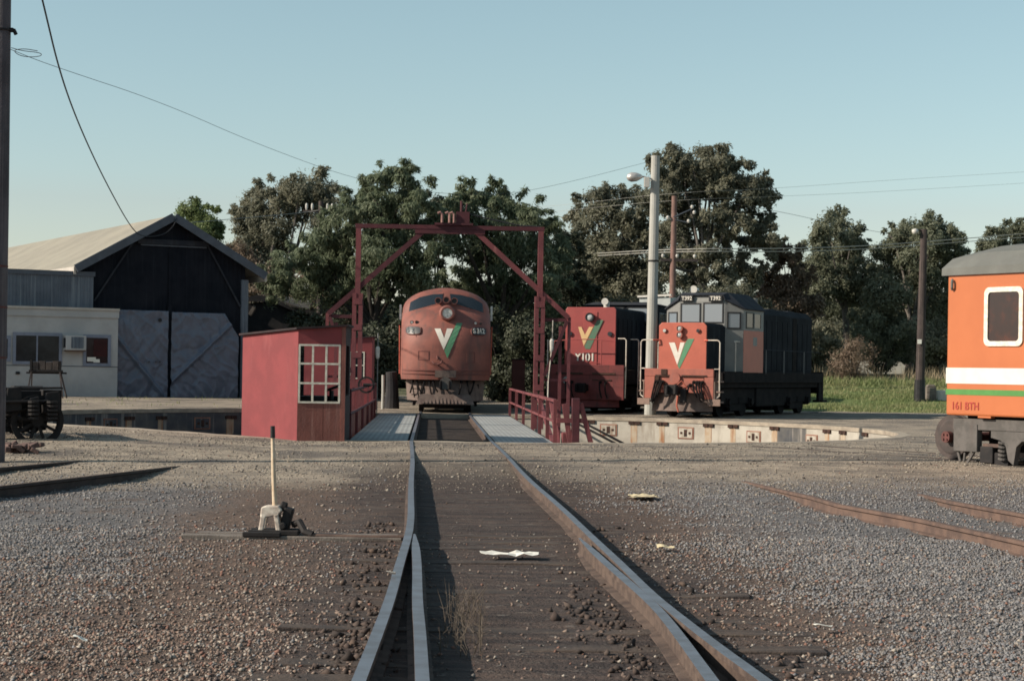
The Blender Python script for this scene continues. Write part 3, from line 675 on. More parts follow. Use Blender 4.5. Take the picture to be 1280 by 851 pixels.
# ------------------------------------------------------------------ cabins on the turntable ends
def wallquad(mb, P, Q, h0, h1, u0, u1, z0, z1, inn, t=.05, mi=0):
    """a wall piece from fraction u0..u1 between base points P and Q; z None = follows the roof line"""
    P, Q = Vector(P), Vector(Q); vs = []
    for o in (Vector((0, 0, 0)), Vector(inn) * t):
        for u, top in ((u0, 0), (u1, 0), (u1, 1), (u0, 1)):
            p = P.lerp(Q, u) + o; hz = h0 + (h1 - h0) * u
            vs.append((p.x, p.y, (z1 if z1 is not None else hz) if top else z0))
    mb.add(vs, [(0,1,2,3),(7,6,5,4),(0,4,5,1),(1,5,6,2),(2,6,7,3),(3,7,4,0)], mi)
cb = thing('control_cabin', 'red sheet-metal turntable cabin with nine-pane white window and brown lower boards', 'cabin', (-4.4, 40.4, 0))
O = Vector((-4.4, 40.4, 0)); A, B, C_, D, E = [Vector(p) - O for p in ((-5.80,40.45,0),(-4.38,38.45,0),(-3.43,38.62,0),(-3.55,41.3,0),(-5.95,43.1,0))]
hA, hB, hC, hD, hE = 2.14, 2.25, 2.33, 2.36, 2.16
inAB = Vector((.82,.58,0)); inBC = Vector((-.17,.98,0)); inCD = Vector((-1,-.05,0)); inEA = Vector((1,.05,0))
mb = MB(); wallquad(mb, A, B, hA, hB, 0, 1, -.06, None, inAB)
wallquad(mb, B, C_, hB, hC, 0, 1, 1.94, None, inBC); wallquad(mb, B, C_, hB, hC, .88, 1, .76, 1.937, inBC); wallquad(mb, B, C_, hB, hC, 0, .02, .76, 1.937, inBC)
wallquad(mb, E, A, hE, hA, 0, 1, -.06, None, inEA)
mb.build('wall', M['hut_red'], cb)
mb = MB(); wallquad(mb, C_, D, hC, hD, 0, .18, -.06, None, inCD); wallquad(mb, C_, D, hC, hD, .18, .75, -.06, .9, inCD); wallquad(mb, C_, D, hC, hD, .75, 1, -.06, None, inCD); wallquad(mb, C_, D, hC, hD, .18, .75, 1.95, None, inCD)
mb.build('side_wall', M['hut_dark_shade'], cb)  # wall turned from the sun, its shade painted as dark colour
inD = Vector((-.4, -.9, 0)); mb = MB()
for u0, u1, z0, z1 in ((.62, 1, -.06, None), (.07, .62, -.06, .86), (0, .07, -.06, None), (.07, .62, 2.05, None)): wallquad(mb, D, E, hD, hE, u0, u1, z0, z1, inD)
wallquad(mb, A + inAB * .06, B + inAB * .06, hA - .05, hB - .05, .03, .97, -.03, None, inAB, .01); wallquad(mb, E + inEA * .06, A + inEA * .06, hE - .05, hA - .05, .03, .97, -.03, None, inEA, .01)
mb.build('rear_wall', M['hut_dark_shade'], cb)  # rear wall and linings coloured dark to paint the shade inside
mb = MB()
for u0, u1 in ((0, .545), (.553, 1)): wallquad(mb, B, C_, hB, hC, u0, u1, -.08, .757, inBC, .06)
mb.build('lower_boards', M['hut_brown'], cb)
wf = MB(); n_ = -inBC * .012
for i in range(4): wallquad(wf, B + n_, C_ + n_, 0, 0, .012 + .853 * i / 3, .052 + .853 * i / 3, .755, 1.95, inBC, .055)
for z in (.755, 1.145, 1.545, 1.925): wallquad(wf, B + n_ * 1.3, C_ + n_ * 1.3, 0, 0, .025, .895, z - .006, z + .034, inBC, .05)
wf.build('window', M['white_trim'], cb)
mb = MB(); wallquad(mb, C_ + Vector((.012, -.02, 0)), C_ + Vector((-.07, -.03, 0)), 0, 0, 0, 1, -.08, 2.34, inBC, .03); mb.build('corner_trim', M['hut_brown'], cb)
ov = [A + Vector((-.08,-.03,0)), B + Vector((-.03,-.08,0)), C_ + Vector((.06,-.06,0)), D + Vector((.06,.05,0)), E + Vector((-.06,.06,0))]
hs_ = (hA, hB, hC, hD, hE); mb = MB()
vs = [(p.x, p.y, h + .004) for p, h in zip(ov, hs_)] + [(p.x, p.y, h + .045) for p, h in zip(ov, hs_)]
mb.add(vs, [(0,1,2,3,4), (9,8,7,6,5)] + [(i, (i+1)%5, (i+1)%5+5, i+5) for i in range(5)]); mb.build('roof', M['hut_dark_shade'], cb)
mb = MB(); vs = [(p.x, p.y, -.075) for p in (A, B, C_, D, E)] + [(p.x, p.y, -.03) for p in (A, B, C_, D, E)]
mb.add(vs, [(0,1,2,3,4), (9,8,7,6,5)] + [(i, (i+1)%5, (i+1)%5+5, i+5) for i in range(5)]); mb.build('floor', M['hut_dark_shade'], cb)
mb = MB(); mb.box(-.15, .45, -.9, -.5, -.03, .88); mb.tube([(.55, -.2, -.03), (.55, -.2, 1.0)], .05); mb.tube([(.45, -.2, 1.0), (.72, -.2, 1.1)], .03); mb.build('control_stand', M['black'], cb)
for (y0, y1) in ((-12.0, 12.0),):
    pass
fc = thing('control_cabin', 'second red cabin at the far end of the turntable, partly hidden by the near cabin', 'cabin', tt.matrix_basis @ Vector((0, 0, 0)), TTH)
x0, x1, y0, y1 = -4.5, -2.34, 9.1, 11.5; h0, h1 = 2.30, 2.46
mb = MB(); fx = lambda x: (x - x0) / (x1 - x0)
def fw(a, b, z0, z1): wallquad(mb, (x0, y0, 0), (x1, y0, 0), h0, h1, fx(a), fx(b), z0, z1, (0, 1, 0))
fw(x0, -3.36, -.1, None); fw(-3.02, -2.92, -.1, None); fw(-2.58, x1, -.1, None)
for a, b in ((-3.36, -3.02), (-2.92, -2.58)): fw(a, b, -.1, 1.13); fw(a, b, 2.0, None)
wallquad(mb, (x0, y0 + .052, 0), (x0, y1, 0), h0, h0, 0, 1, -.1, None, (1, 0, 0)); wallquad(mb, (x1, y0 + .052, 0), (x1, y1, 0), h1, h1, 0, 1, -.1, None, (-1, 0, 0)); wallquad(mb, (x0 + .052, y1, 0), (x1 - .052, y1, 0), h0, h1, 0, 1, -.1, None, (0, -1, 0))
mb.build('wall', M['hut_red'], fc)
mb = MB()
mb.add([(x0-.06,y0-.06,h0+.004),(x1+.06,y0-.06,h1+.004),(x1+.06,y1+.06,h1+.004),(x0-.06,y1+.06,h0+.004),(x0-.06,y0-.06,h0+.045),(x1+.06,y0-.06,h1+.045),(x1+.06,y1+.06,h1+.045),(x0-.06,y1+.06,h0+.045)],
  [(0,3,2,1),(4,5,6,7),(0,1,5,4),(1,2,6,5),(2,3,7,6),(3,0,4,7)]); mb.build('roof', M['hut_dark_shade'], fc)
for a, b in ((-3.36, -3.02), (-2.92, -2.58)):
    wq = MB()
    for x in (a, b - .035): wq.box(x, x + .035, y0 - .012, y0 + .04, 1.13, 2.0)
    for z in (1.131, 1.545, 1.964): wq.box(a + .036, b - .036, y0 - .010, y0 + .038, z, z + .035)
    wo = wq.build('window', M['white_trim'], fc)
    MB().box(a + .036, b - .036, y0 + .015, y0 + .02, 1.166, 1.964).build('pane', M['pane_dark'], wo)
# lantern on a pipe beside the far cabin
lp = thing('yard_lantern', 'white lantern on a thin pipe beside the far red cabin', 'lamp', tt.matrix_basis @ Vector((-2.17, 9.3, 0)))
MB().tube([(0, 0, -.05), (0, 0, 2.6)], .018).build('pipe', M['cab_grey'], lp)
MB().tube([(0, -.06, 2.18), (0, -.06, 2.12), (0, -.06, 1.84), (0, -.06, 1.78)], [.04, .075, .065, .04], 10).build('lamp_glass', M['insul'], lp)
# ------------------------------------------------------------------ shared locomotive pieces (local frame: front faces -Y, rail top z = 0)
def wheel(parent, x, y, r=.50, name='wheel', m=None, spokes=0):
    b = MB(); s = 1 if x > 0 else -1
    b.tube([(x - .065 * s, y, r), (x + .065 * s, y, r)], r, 28)
    b.tube([(x - .10 * s, y, r), (x - .065 * s, y, r)], r + .03, 28)
    b.tube([(x + .066 * s, y, r), (x + .15 * s, y, r)], [.13, .10], 14)
    return b.build(name, m or M['under'], parent)
def bogie(parent, y, wb, gauge=.835, r=.50, nw=3, m=None):
    b = MB()
    for s in (-1, 1):
        x = s * 1.08
        b.box(x - .08, x + .08, y - wb / 2 - .65, y + wb / 2 + .65, .45, .98); b.box(x - .05, x + .05, y - wb / 2 + .35, y + wb / 2 - .35, .2, .449)
        for k in range(nw):
            yy = y - wb / 2 + wb * k / (nw - 1); b.box(x - .12, x + .12, yy - .17, yy + .17, .34, .66); b.tube([(x + .1 * s, yy, r), (x + .2 * s, yy, r)], .13, 12)
        for k in range(nw - 1):
            yy = y - wb / 2 + wb * (k + .5) / (nw - 1)
            for q in range(4): b.ring((x + s * .02, yy, .44 + q * .06), (0, 0, 1), .06, .11, .03, 10)
    b.box(-1.0, 1.0, y - .3, y + .3, .5, .85); b.box(-.72, .72, y - wb / 2 - .7, y + wb / 2 + .7, .14, 1.02)
    o = b.build('bogie', m or M['under'], parent, bevel=.012)
    for k in range(nw):
        for s in (-1, 1): wheel(o, s * gauge, y - wb / 2 + wb * k / (nw - 1), r, m=m or M['under'])
    return o
def coupler(parent, z=.88, y=0, m=None):
    b = MB(); b.box(-.11, .11, y - .42, y + .05, z - .12, z + .12); b.box(-.19, .13, y - .66, y - .42, z - .17, z + .17); b.box(.10, .17, y - .78, y - .55, z - .15, z + .15); b.box(-.20, -.12, y - .80, y - .58, z - .15, z + .15)
    return b.build('coupler', m or M['under'], parent, bevel=.03)
def hose(parent, x, y, z, drop=.5, sway=.1, m=None, r=.028):
    b = MB(); b.tube([(x, y, z), (x, y - .13, z - .03), (x + sway * .3, y - .2, z - drop * .45), (x + sway * .7, y - .22, z - drop * .8), (x + sway, y - .15, z - drop)], r, 7)
    b.tube([(x, y + .02, z), (x, y - .05, z)], r * 1.9, 8)
    return b.build('brake_hose', m or M['under'], parent)
def lamp(parent, x, y, z, r, depth=.14, name='headlight', m=None, lens=None, tilt=0):
    b = MB(); b.tube([(x, y + .02, z), (x, y - depth, z)], r, 22, cap=False); b.ring((x, y - depth, z), (0, -1, 0), r * .80, r * 1.08, .025, 22); b.tube([(x, y + .0, z), (x, y - depth * .3, z)], r * .97, 22)
    o = b.build(name, m or M['black'], parent)
    b = MB(); b.tube([(x, y - depth * .8, z), (x, y - depth * .97, z), (x, y - depth * 1.05, z)], [r * .80, r * .74, r * .3], 22); b.build('lens', lens or M['lens'], o, smooth=True)
    return o
# ------------------------------------------------------------------ S class style streamlined nose unit
SP = at(557, 462, 64.2); SP.z = 0
S = thing('locomotive', 'rounded-nose faded red diesel locomotive facing us on the turntable track', 'locomotive', SP, TTH)
SW = 1.56
def s_half(z):                       # half width of the front outline at height z
    zt = 3.42
    if z < 1.35: return SW - .05 * (1.35 - z) / .3
    if z <= zt: return SW - .02 * (z - 1.3) / 2
    q = (z - zt) / .90
    return (SW - .04) * max(0, 1 - min(1, q) ** 2.6) ** (1 / 1.75)
def s_top(x):
    q = min(1, abs(x) / (SW - .04)); return 3.42 + .90 * max(0, 1 - q ** 1.75) ** (1 / 2.6)
def s_surf(x, z):
    hw = SW; q = min(1, abs(x) / hw)
    y = 1.02 * (1 - max(0, 1 - q ** 2.25) ** (1 / 2.25))
    zw = 3.74 - .38 * q ** 1.3
    if z > 2.15: 
        t = min(1, (z - 2.15) / (zw - 2.15)); y += .95 * t ** 2.3 * (1 - .35 * q * q)
    if z > zw: y += .42 * (z - zw) / .6
    y += .10 * max(0, (1.7 - z)) ** 2
    zt = s_top(x)
    if z > zt - .22: y += .22 * ((z - zt + .22) / .22) ** 2
    return y
nx, nz = 64, 52; vs = []; fs = []
for j in range(nz + 1):
    for i in range(nx + 1):
        a = -1 + 2 * i / nx; x = (SW - .005) * math.sin(a * math.pi / 2) if True else 0
        z0, zt = 1.12, s_top(x)
        z = z0 + (zt - z0) * j / nz
        hw = s_half(z); vs.append((max(-hw, min(hw, x)), s_surf(x, z), z))
for j in range(nz):
    for i in range(nx): a = j * (nx + 1) + i; fs.append((a, a + 1, a + nx + 2, a + nx + 1))
# body behind: sweep the border of the nose straight back
bd = [j * (nx + 1) for j in range(nz + 1)] + [nz * (nx + 1) + i for i in range(1, nx + 1)] + [j * (nx + 1) + nx for j in range(nz - 1, -1, -1)]
o_ = len(vs)
for st in (3.2, 17.5):
    for k in bd: vs.append((vs[k][0], st, vs[k][2]))
nb = len(bd)
for k in range(nb - 1): fs.append((bd[k], bd[k + 1], o_ + k + 1, o_ + k)); fs.append((o_ + k, o_ + k + 1, o_ + nb + k + 1, o_ + nb + k))
fs.append(tuple(o_ + nb + k for k in range(nb)))
MB().add(vs, fs).build('body', M['s_red'], S, smooth=True)
def s_mirror(p): return [(-x, z) for x, z in p]
wpoly = [(-1.30, 3.46), (-.16, 3.80), (-.12, 4.10), (-.5, 4.07), (-.92, 3.97), (-1.25, 3.79)]
for p in (wpoly, s_mirror(wpoly)):
    fr = conform('windscreen_frame', [(x * 1.03 + (.02 if x < 0 else -.02), z + (.035 if z > 3.85 else -.035)) for x, z in p], s_surf, M['s_red'], S, .014, 6)
    conform('windscreen', p, s_surf, M['scr'], fr, .024, 6)
for p, mm, nm in (([(-.385,2.86),(-.285,2.86),(-.375+.155,2.60),(-.06-.055,2.86),(-.015,2.86),(-.17-.05,2.06+.06)], None, None),): pass
def px_s(px, py):                    # emblem outline pixels -> (x, z) on the nose
    return ((px - 557.0) / 36.9, 1.5 - (unroll(px, py)[1]) / 36.2)
conform('emblem_white', [px_s(542.3,411), px_s(549.8,411), px_s(554.6,423), px_s(558,411), px_s(566,411), px_s(554.2,437.5)], s_surf, M['e_white'], S, .014, 5)
conform('emblem_green', [px_s(567,411), px_s(570,404), px_s(577.5,404), px_s(559,448), px_s(554.9,438.5)], s_surf, M['e_green'], S, .014, 5)
for sx in (-1, 1):
    cx_, cz = sx * 1.13, 2.80
    poly = []
    for k in range(16):
        a = 2 * math.pi * k / 16; poly.append((cx_ + .25 * math.copysign(abs(math.cos(a)) ** .5, math.cos(a)), cz + .125 * math.copysign(abs(math.sin(a)) ** .6, math.sin(a))))
    rim = [(cx_ + (p[0] - cx_) * 1.12, cz + (p[1] - cz) * 1.2) for p in poly]
    nb_ = conform('number_board', rim, s_surf, M['s_band'], S, .03, 3, .05)
    conform('board_face', poly, s_surf, M['numboard'], nb_, .068, 3)
    yy = s_surf(cx_, cz); sl_ = (s_surf(sx * 1.33, cz) - s_surf(sx * .93, cz)) / .4
    text('digits', 'S 312', .25, M['e_white'], nb_, (cx_, yy - .085, cz), (math.pi / 2 - .25, 0, math.atan(sl_)), bold=.03, sx=.85)
    for dx in (-.09, .085):
        x = cx_ - sx * .03 + dx; z = 3.08; y = s_surf(x, z)
        b = MB(); b.tube([(x, y + .03, z), (x, y - .05, z)], .062, 14); o = b.build('marker_light', M['s_band'], S)
        b = MB(); b.tube([(x, y - .051, z), (x, y - .065, z)], .043, 14); b.build('lens', M['lens'] if dx < 0 else M['black'], o)
yh = s_surf(0, 3.40)
b = MB(); b.tube([(0.03, yh + .35, 3.40), (.03, yh + .0, 3.40), (.03, yh - .30, 3.40), (.03, yh - .36, 3.40)], [.30, .29, .26, .225], 26); hl = b.build('headlight', M['s_red'], S, smooth=False)
b = MB(); b.ring((.03, yh - .36, 3.40), (0, -1, 0), .17, .225, .03, 26); b.build('headlight_rim', M['s_band'], hl)
b = MB(); b.tube([(.03, yh - .345, 3.40), (.03, yh - .366, 3.40)], .17, 24); b.build('lens', M['lens'], hl)
b = MB()
for dx, dz in ((-.055, .05), (.06, -.05), (-.05, -.07)): b.tube([(.03 + dx, yh - .367, 3.40 + dz), (.03 + dx, yh - .38, 3.40 + dz)], .05, 12)
b.build('bulb', M['chrome'], hl)
for k, x in enumerate((-.29, -.01, .27)):
    z = 3.84 + (.03 if k == 1 else 0); y = s_surf(x, 3.75) + .05
    b = MB(); b.tube([(x, y + .3, z), (x, y, z), (x, y - .25, z), (x, y - .30, z)], [.05, .07, .105, .115], 16, cap=False); b.ring((x, y - .30, z), (0, -1, 0), .09, .118, .012, 16); b.box(x - .03, x + .03, y, y + .12, z - .2, z - .06)
    ho = b.build('horn', M['s_band'], S); b = MB(); b.tube([(x, y - .28, z), (x, y - .285, z)], .105, 16); b.build('mouth', M['black'], ho)
# body bands, grab hooks, hatches, number plates of dirt
for z0, z1, mm in ((1.42, 1.465, 's_band'), (1.30, 1.335, 's_band')):
    for x0 in np.linspace(-1.5, 1.2, 10): conform('trim_strip', [(x0, z0), (x0 + .3, z0), (x0 + .3, z1), (x0, z1)], s_surf, M[mm], S, .02, 2, .02)
conform('headstock_plate', [(-.36,1.20),(.36,1.20),(.36,1.44),(-.36,1.44)], s_surf, M['pilot'], S, .04, 2, .03)
def outline(name, x0, x1, z0, z1, w_=.02):
    for p in ([(x0,z0),(x1,z0),(x1,z0+w_),(x0,z0+w_)], [(x0,z1-w_),(x1,z1-w_),(x1,z1),(x0,z1)], [(x0,z0+w_),(x0+w_,z0+w_),(x0+w_,z1-w_),(x0,z1-w_)], [(x1-w_,z0+w_),(x1,z0+w_),(x1,z1-w_),(x1-w_,z1-w_)]):
        conform(name, p, s_surf, M['s_band'], S, .008, 2, .012)
outline('hatch_edge', -.95, -.58, 1.78, 2.10); outline('hatch_edge', .72, 1.0, 1.72, 2.08)
b = MB(); yk = s_surf(-.3, 1.75); b.tube([(-.46, yk - .03, 1.74), (-.40, yk - .1, 1.66), (-.28, yk - .12, 1.63), (-.16, yk - .1, 1.68), (-.14, yk - .05, 1.76)], .03, 8); b.tube([(-.30, yk, 1.93), (-.28, yk - .06, 1.8)], .025); b.build('lifting_hook', M['s_band'], S)
for sx in (-1, 1):
    b = MB(); b.box(sx * 1.60 - .035, sx * 1.60 + .035, 1.9, 2.0, 3.2, 3.72); b.build('mirror', M['chrome'], S)
    b = MB(); b.tube([(sx * 1.61, 2.3, 1.3), (sx * 1.63, 2.3, 3.0)], .02, 6); b.build('grab_rail', M['rail_org'], S)
# pilot, coupler and hoses
pl = []
k = 28
vs = []; fs = []
for i in range(k + 1):
    a = -1 + 2 * i / k; x = a * 1.34; yb = .15 + .75 * abs(a) ** 2.6
    vs += [(x * 1.02, yb + .18, 1.14), (x * .98, yb - .12, .36 + .05 * abs(a)), (x * .98, yb + .0, .36 + .05 * abs(a)), (x * 1.02, yb + .3, 1.14)]
for i in range(k):
    for q in range(4): fs.append((4*i+q, 4*i+(q+1)%4, 4*i+4+(q+1)%4, 4*i+4+q))
MB().add(vs, fs).build('pilot', M['pilot'], S)
b = MB()
for i in range(13):
    a = -.55 + 1.1 * i / 12; x = a * 1.34; b.beam((x, .02 + .75 * abs(a) ** 2.6, .62), (x * 1.02, -.22, .30), .06, .03)
b.add([(-.85,-.02,.62),(.85,-.02,.62),(1.0,-.20,.28),(-1.0,-.20,.28),(-.85,.02,.62),(.85,.02,.62),(1.0,-.17,.28),(-1.0,-.17,.28)], [(0,1,2,3),(7,6,5,4),(0,4,5,1),(1,5,6,2),(2,6,7,3),(3,7,4,0)])
b.build('cowcatcher', M['pilot'], S)
coupler(S, .95, .05)
b = MB(); b.tube([(0, -.62, 1.0), (0, -.70, 1.0)], .21, 18); b.build('coupler_face', M['c_grey'], S)
for x, dr, sw in ((-.55,.5,.10),(-.72,.45,-.12),(-.42,.35,.16),(-.98,.42,.18),(-1.12,.4,-.08),(.55,.5,-.1),(.75,.45,.1),(.98,.4,-.12)):
    hose(S, x, .06 + .75 * (abs(x) / 1.34) ** 2.6 + .08, 1.06, dr, sw)
b = MB()
for x in (-1.15, -1.0): b.beam((x, .35, 1.1), (x + .1, .25, .5), .03, .03)
for z in (.6, .8): b.beam((-1.15, .32, z), (-.98, .30, z), .03, .03)
b.build('step', M['under'], S)
bogie(S, 3.2, 3.7); bogie(S, 13.6, 3.7)
b = MB(); b.box(-1.35, 1.35, 1.1, 17.3, .95, 1.13); b.box(-1.0, 1.0, 6.2, 10.6, .35, .95); b.build('underframe', M['under'], S)

# ------------------------------------------------------------------ hood unit with low nose and cab (white and green chevron, T392)
TTHETA = R(-25); TP = Vector((5.58, 62.9, 0))
T = thing('locomotive', 'orange-nosed diesel locomotive with dark hood, angular grey cab and white and green V', 'locomotive', TP, TTHETA)
LEN = 12.8
b = MB(); b.box(-1.36, 1.36, .55, LEN - .1, 1.22, 1.52); b.box(-1.30, 1.30, .6, LEN - .2, 1.0, 1.22); b.build('frame', M['under'], T, bevel=.01)
# headstock with the platform edge, side pillars and cowcatcher
b = MB(); b.box(-1.22, 1.22, .0, .10, 1.36, 1.62); b.box(-1.22, -.86, .012, .10, .62, 1.357); b.box(.90, 1.22, .012, .10, .62, 1.357); b.box(-.83, .87, .05, .14, .82, 1.357)
b.build('headstock', M['t_stock'], T, bevel=.012)
b = MB(); b.box(-.83, -.28, -.012, .0, 1.36, 1.41); b.box(.10, 1.0, -.012, .0, 1.36, 1.41); b.box(-.83, -.70, -.02, .049, .86, 1.36); b.box(-.62, -.42, -.03, -.002, 1.42, 1.60); b.build('headstock_slot', M['pocket'], T)
b = MB(); b.tube([(-.13, -.04, 1.30), (-.13, .0, 1.30)], .19, 20); b.build('coupler_plate', M['t_stock'], T)
for sx in (-1, 1):
    b = MB()
    for q, z in enumerate((.50, .84, 1.18)): b.box(sx * 1.25 - .20, sx * 1.25 + .20 , .02 + .05 * q, .42, z, z + .05)
    b.box(sx * 1.25 - .22, sx * 1.25 + .22, .0, .03, .40, .62); b.box(sx * 1.25 - .03, sx * 1.25 + .01, .03, .45, .4, 1.2)
    b.build('steps', M['steps'], T, bevel=.008)
vs = []; fs = []; k = 16
for i in range(k + 1):
    a = -1 + 2 * i / k; x = a * 1.02; yb = .02 + .35 * abs(a) ** 2
    vs += [(x * .96, yb + .16, .84), (x * 1.06, yb - .02, .20), (x * 1.06, yb + .04, .20), (x * .96, yb + .22, .84)]
for i in range(k):
    for q in range(4): fs.append((4*i+q, 4*i+(q+1)%4, 4*i+4+(q+1)%4, 4*i+4+q))
MB().add(vs, fs).build('cowcatcher', M['pilot'], T)
coupler(T, .92, .05, M['black_iron'])
b = MB(); b.cbox((.28, -.28, .72), (.20, .2, .46)); b.build('coupler_knuckle', M['black_iron'], T, bevel=.03)
b = MB(); b.cbox((-.30, -.2, .82), (.18, .16, .26)); b.build('hose_box', M['black_iron'], T, bevel=.03)
for x, dr, sw in ((-.80,.62,-.10),(-.72,.7,-.16),(-.62,.66,-.20),(-.56,.5,-.14),(.55,.5,.16),(.66,.66,.2),(.74,.6,.2),(.84,.62,.12),(-.45,.4,.1),(.42,.45,-.1)):
    hose(T, x, -.0, 1.18 if abs(x) > .5 else 1.08, dr, sw, r=.03)
b = MB(); b.tube([(.02, -.12, .72), (.0, -.16, .4), (.06, -.14, .18)], .03, 6); b.tube([(-.1, -.1, 1.0), (.15, -.12, 1.22), (.32, -.1, 1.0)], .022, 6); b.build('control_cable', M['t_org'], T)
# nose hood
NW, NF, NB, NT = .845, .34, 2.45, 3.17
b = MB()
prof = [(-NW, 1.52), (-NW, NT - .10), (-NW + .10, NT), (NW - .10, NT), (NW, NT - .10), (NW, 1.52)]
b.prism(prof, 'y', NF + .004, NB)
b.build('nose', M['l_grey'], T, bevel=.02)
b = MB(); b.prism([(-NW - .003, 1.52), (-NW - .003, NT - .10), (-NW + .10, NT + .003), (NW - .10, NT + .003), (NW + .003, NT - .10), (NW + .003, 1.52)], 'y', NF - .02, NF + .03)
nf = b.build('nose_front', M['t_org'], T, bevel=.015)
def px_t(px, py): return ((px - 854.8) / 33.9, 1.5 - unroll(px, py)[1] / 37.2)
fl = flat(NF - .02)
conform('emblem_white', [px_t(838.5,428), px_t(845.5,428), px_t(849.6,441), px_t(852.3,428), px_t(857.5,428), px_t(849.0,456)], fl, M['e_white'], T, .006, 2)
conform('emblem_green', [px_t(858.2,428.5), px_t(861.5,423.5), px_t(869,423.5), px_t(851.5,461), px_t(849.4,457)], fl, M['e_green'], T, .006, 2)
for z in (2.97, 2.755): lamp(T, -.08, NF - .02, z, .105, .10, m=M['t_stock'])
for x in (-.63, .56):
    b = MB(); b.tube([(x, NF - .02, 2.90), (x, NF - .07, 2.90)], .075, 14); o = b.build('marker_light', M['t_stock'], T); b = MB(); b.tube([(x, NF - .071, 2.90), (x, NF - .085, 2.90)], .055, 14); b.build('lens', M['lens'] if x < 0 else M['numboard'], o)
# handrails
def hrail(parent, pts, m='rail_white', r=.021): 
    b = MB(); b.tube(pts, r, 7); return b.build('handrail', M[m], parent)
for sx in (-1, 1):
    x = sx * 1.40
    hrail(T, [(x, .12, .72), (x, .10, 1.3), (x, .10, 2.50), (x - sx * .04, .10, 2.56), (x - sx * .10, .10, 2.58), (sx * .98, .12, 2.58)])
    hrail(T, [(sx * .98, .12, 2.58), (sx * .80, NF - .05, 2.58), (sx * .78, NF, 2.58)], 'rail_org', .028)
    hrail(T, [(x, .12, 1.62), (sx * 1.22, .06, 1.62)], r=.018); hrail(T, [(x, .12, .73), (sx * 1.3, .1, .66)], r=.018)
    hrail(T, [(x, 1.75, 1.55), (x, 1.75, 2.52), (x - sx * .06, 1.78, 2.58), (x - sx * .1, 2.5, 2.58)], r=.018)
    for y in (5.2, 7.4, 10.0): hrail(T, [(x, y, 1.5), (x, y, 2.35)], 'cab_grey', .018)
    hrail(T, [(x, 5.0, 2.35), (x, 12.2, 2.35)], 'l_roof', .014)
# cab: flat centre facet with two windscreens, angled cheeks, peaked roof
CF, CK, CB = 2.25, 2.56, 4.85; CW = 1.40; CC = .82
cabp = [(-CC, CF), (CC, CF), (CW, CK), (CW, CB), (-CW, CB), (-CW, CK)]
ZE = 3.70
tops = [3.96, 3.96, ZE, ZE, ZE, ZE]
vs = [(x, y, 1.52) for x, y in cabp] + [(x, y, z) for (x, y), z in zip(cabp, tops)] + [(-.74, CF + .05, 4.15), (.74, CF + .05, 4.15), (.80, CK, 4.22), (.80, CB, 4.22), (-.80, CB, 4.22), (-.80, CK, 4.22)]
b = MB(); b.add(vs, [(5,4,3,2,1,0)] + [(k_ + i, k_ + (i + 1) % 6, k_ + (i + 1) % 6 + 6, k_ + i + 6) for k_ in (0, 6) for i in range(6)] + [(12,13,14,15,16,17)]); b.build('cab', M['cab_grey'], T)
for sx in (-1, 1):
    b = MB(); b.box(min(sx * CW, sx * (CW + .008)), max(sx * CW, sx * (CW + .008)), CK + .02, CB - .02, 1.53, 2.98); b.build('cab_side_panel', M['t_org'], T)
# roof sheet with dark overhang
vs = [(-.76, CF - .05, 4.16), (.76, CF - .05, 4.16), (.82, CK, 4.245), (.82, CB + .06, 4.245), (-.82, CB + .06, 4.245), (-.82, CK, 4.245), (-CW - .06, CK - .05, ZE - .01), (-CW - .06, CB + .06, ZE - .01), (CW + .06, CK - .05, ZE - .01), (CW + .06, CB + .06, ZE - .01), (-CC - .02, CF - .05, 3.985), (CC + .02, CF - .05, 3.985)]
b = MB(); b.add(vs, [(0,1,2,5), (5,2,3,4), (5,4,7,6), (3,2,8,9), (0,5,6,10), (2,1,11,8)])
ro = b.build('cab_roof', M['l_roof'], T, fix=True); m_ = ro.modifiers.new('thickness', 'SOLIDIFY'); m_.thickness = .035; m_.offset = 1
b = MB()
for y in (3.3, 3.8, 4.3):
    for x in (1.0, 1.2): b.tube([(x, y, 3.9), (x, y, 4.22 - (x - .82) * .83)], .03, 6)
b.build('roof_bolts', M['cab_grey'], T)
for x0, x1, s_ in ((-.76, -.30, 'T392'), (.26, .76, 'T392')):
    b = MB(); b.box(x0, x1, CF - .09, CF - .045, 3.95, 4.165); nb_ = b.build('number_board', M['black'], T, bevel=.02)
    text('digits', s_, .19, M['e_white'], nb_, ((x0 + x1) / 2, CF - .096, 4.058), bold=.02, sx=.95)
def pane(parent, a, b_, z0, z1, nrm, name='window', fm='black', gm='skyglass', fw_=.045):
    a, b_, nrm = Vector((*a, 0)), Vector((*b_, 0)), Vector((*nrm, 0)).normalized(); d = (b_ - a).normalized()
    fr = MB()
    P = lambda u, z, o: a + d * u + nrm * o + Vector((0, 0, z))
    L = (b_ - a).length
    def bar(u0, u1, za, zb):
        vs = [P(u, z, o) for o in (-.01, .022) for u, z in ((u0, za), (u1, za), (u1, zb), (u0, zb))]
        fr.add(vs, [(0,1,2,3),(7,6,5,4),(0,4,5,1),(1,5,6,2),(2,6,7,3),(3,7,4,0)])
    bar(0, L, z0, z0 + fw_); bar(0, L, z1 - fw_, z1); bar(0, fw_, z0 + fw_ + .001, z1 - fw_ - .001); bar(L - fw_, L, z0 + fw_ + .001, z1 - fw_ - .001)
    f = fr.build(name, M[fm], parent)
    g = MB(); g.add([P(u, z, .008) for u, z in ((fw_, z0 + fw_), (L - fw_, z0 + fw_), (L - fw_, z1 - fw_), (fw_, z1 - fw_))], [(0, 1, 2, 3)]); g.build('pane', M[gm], f)
    return f
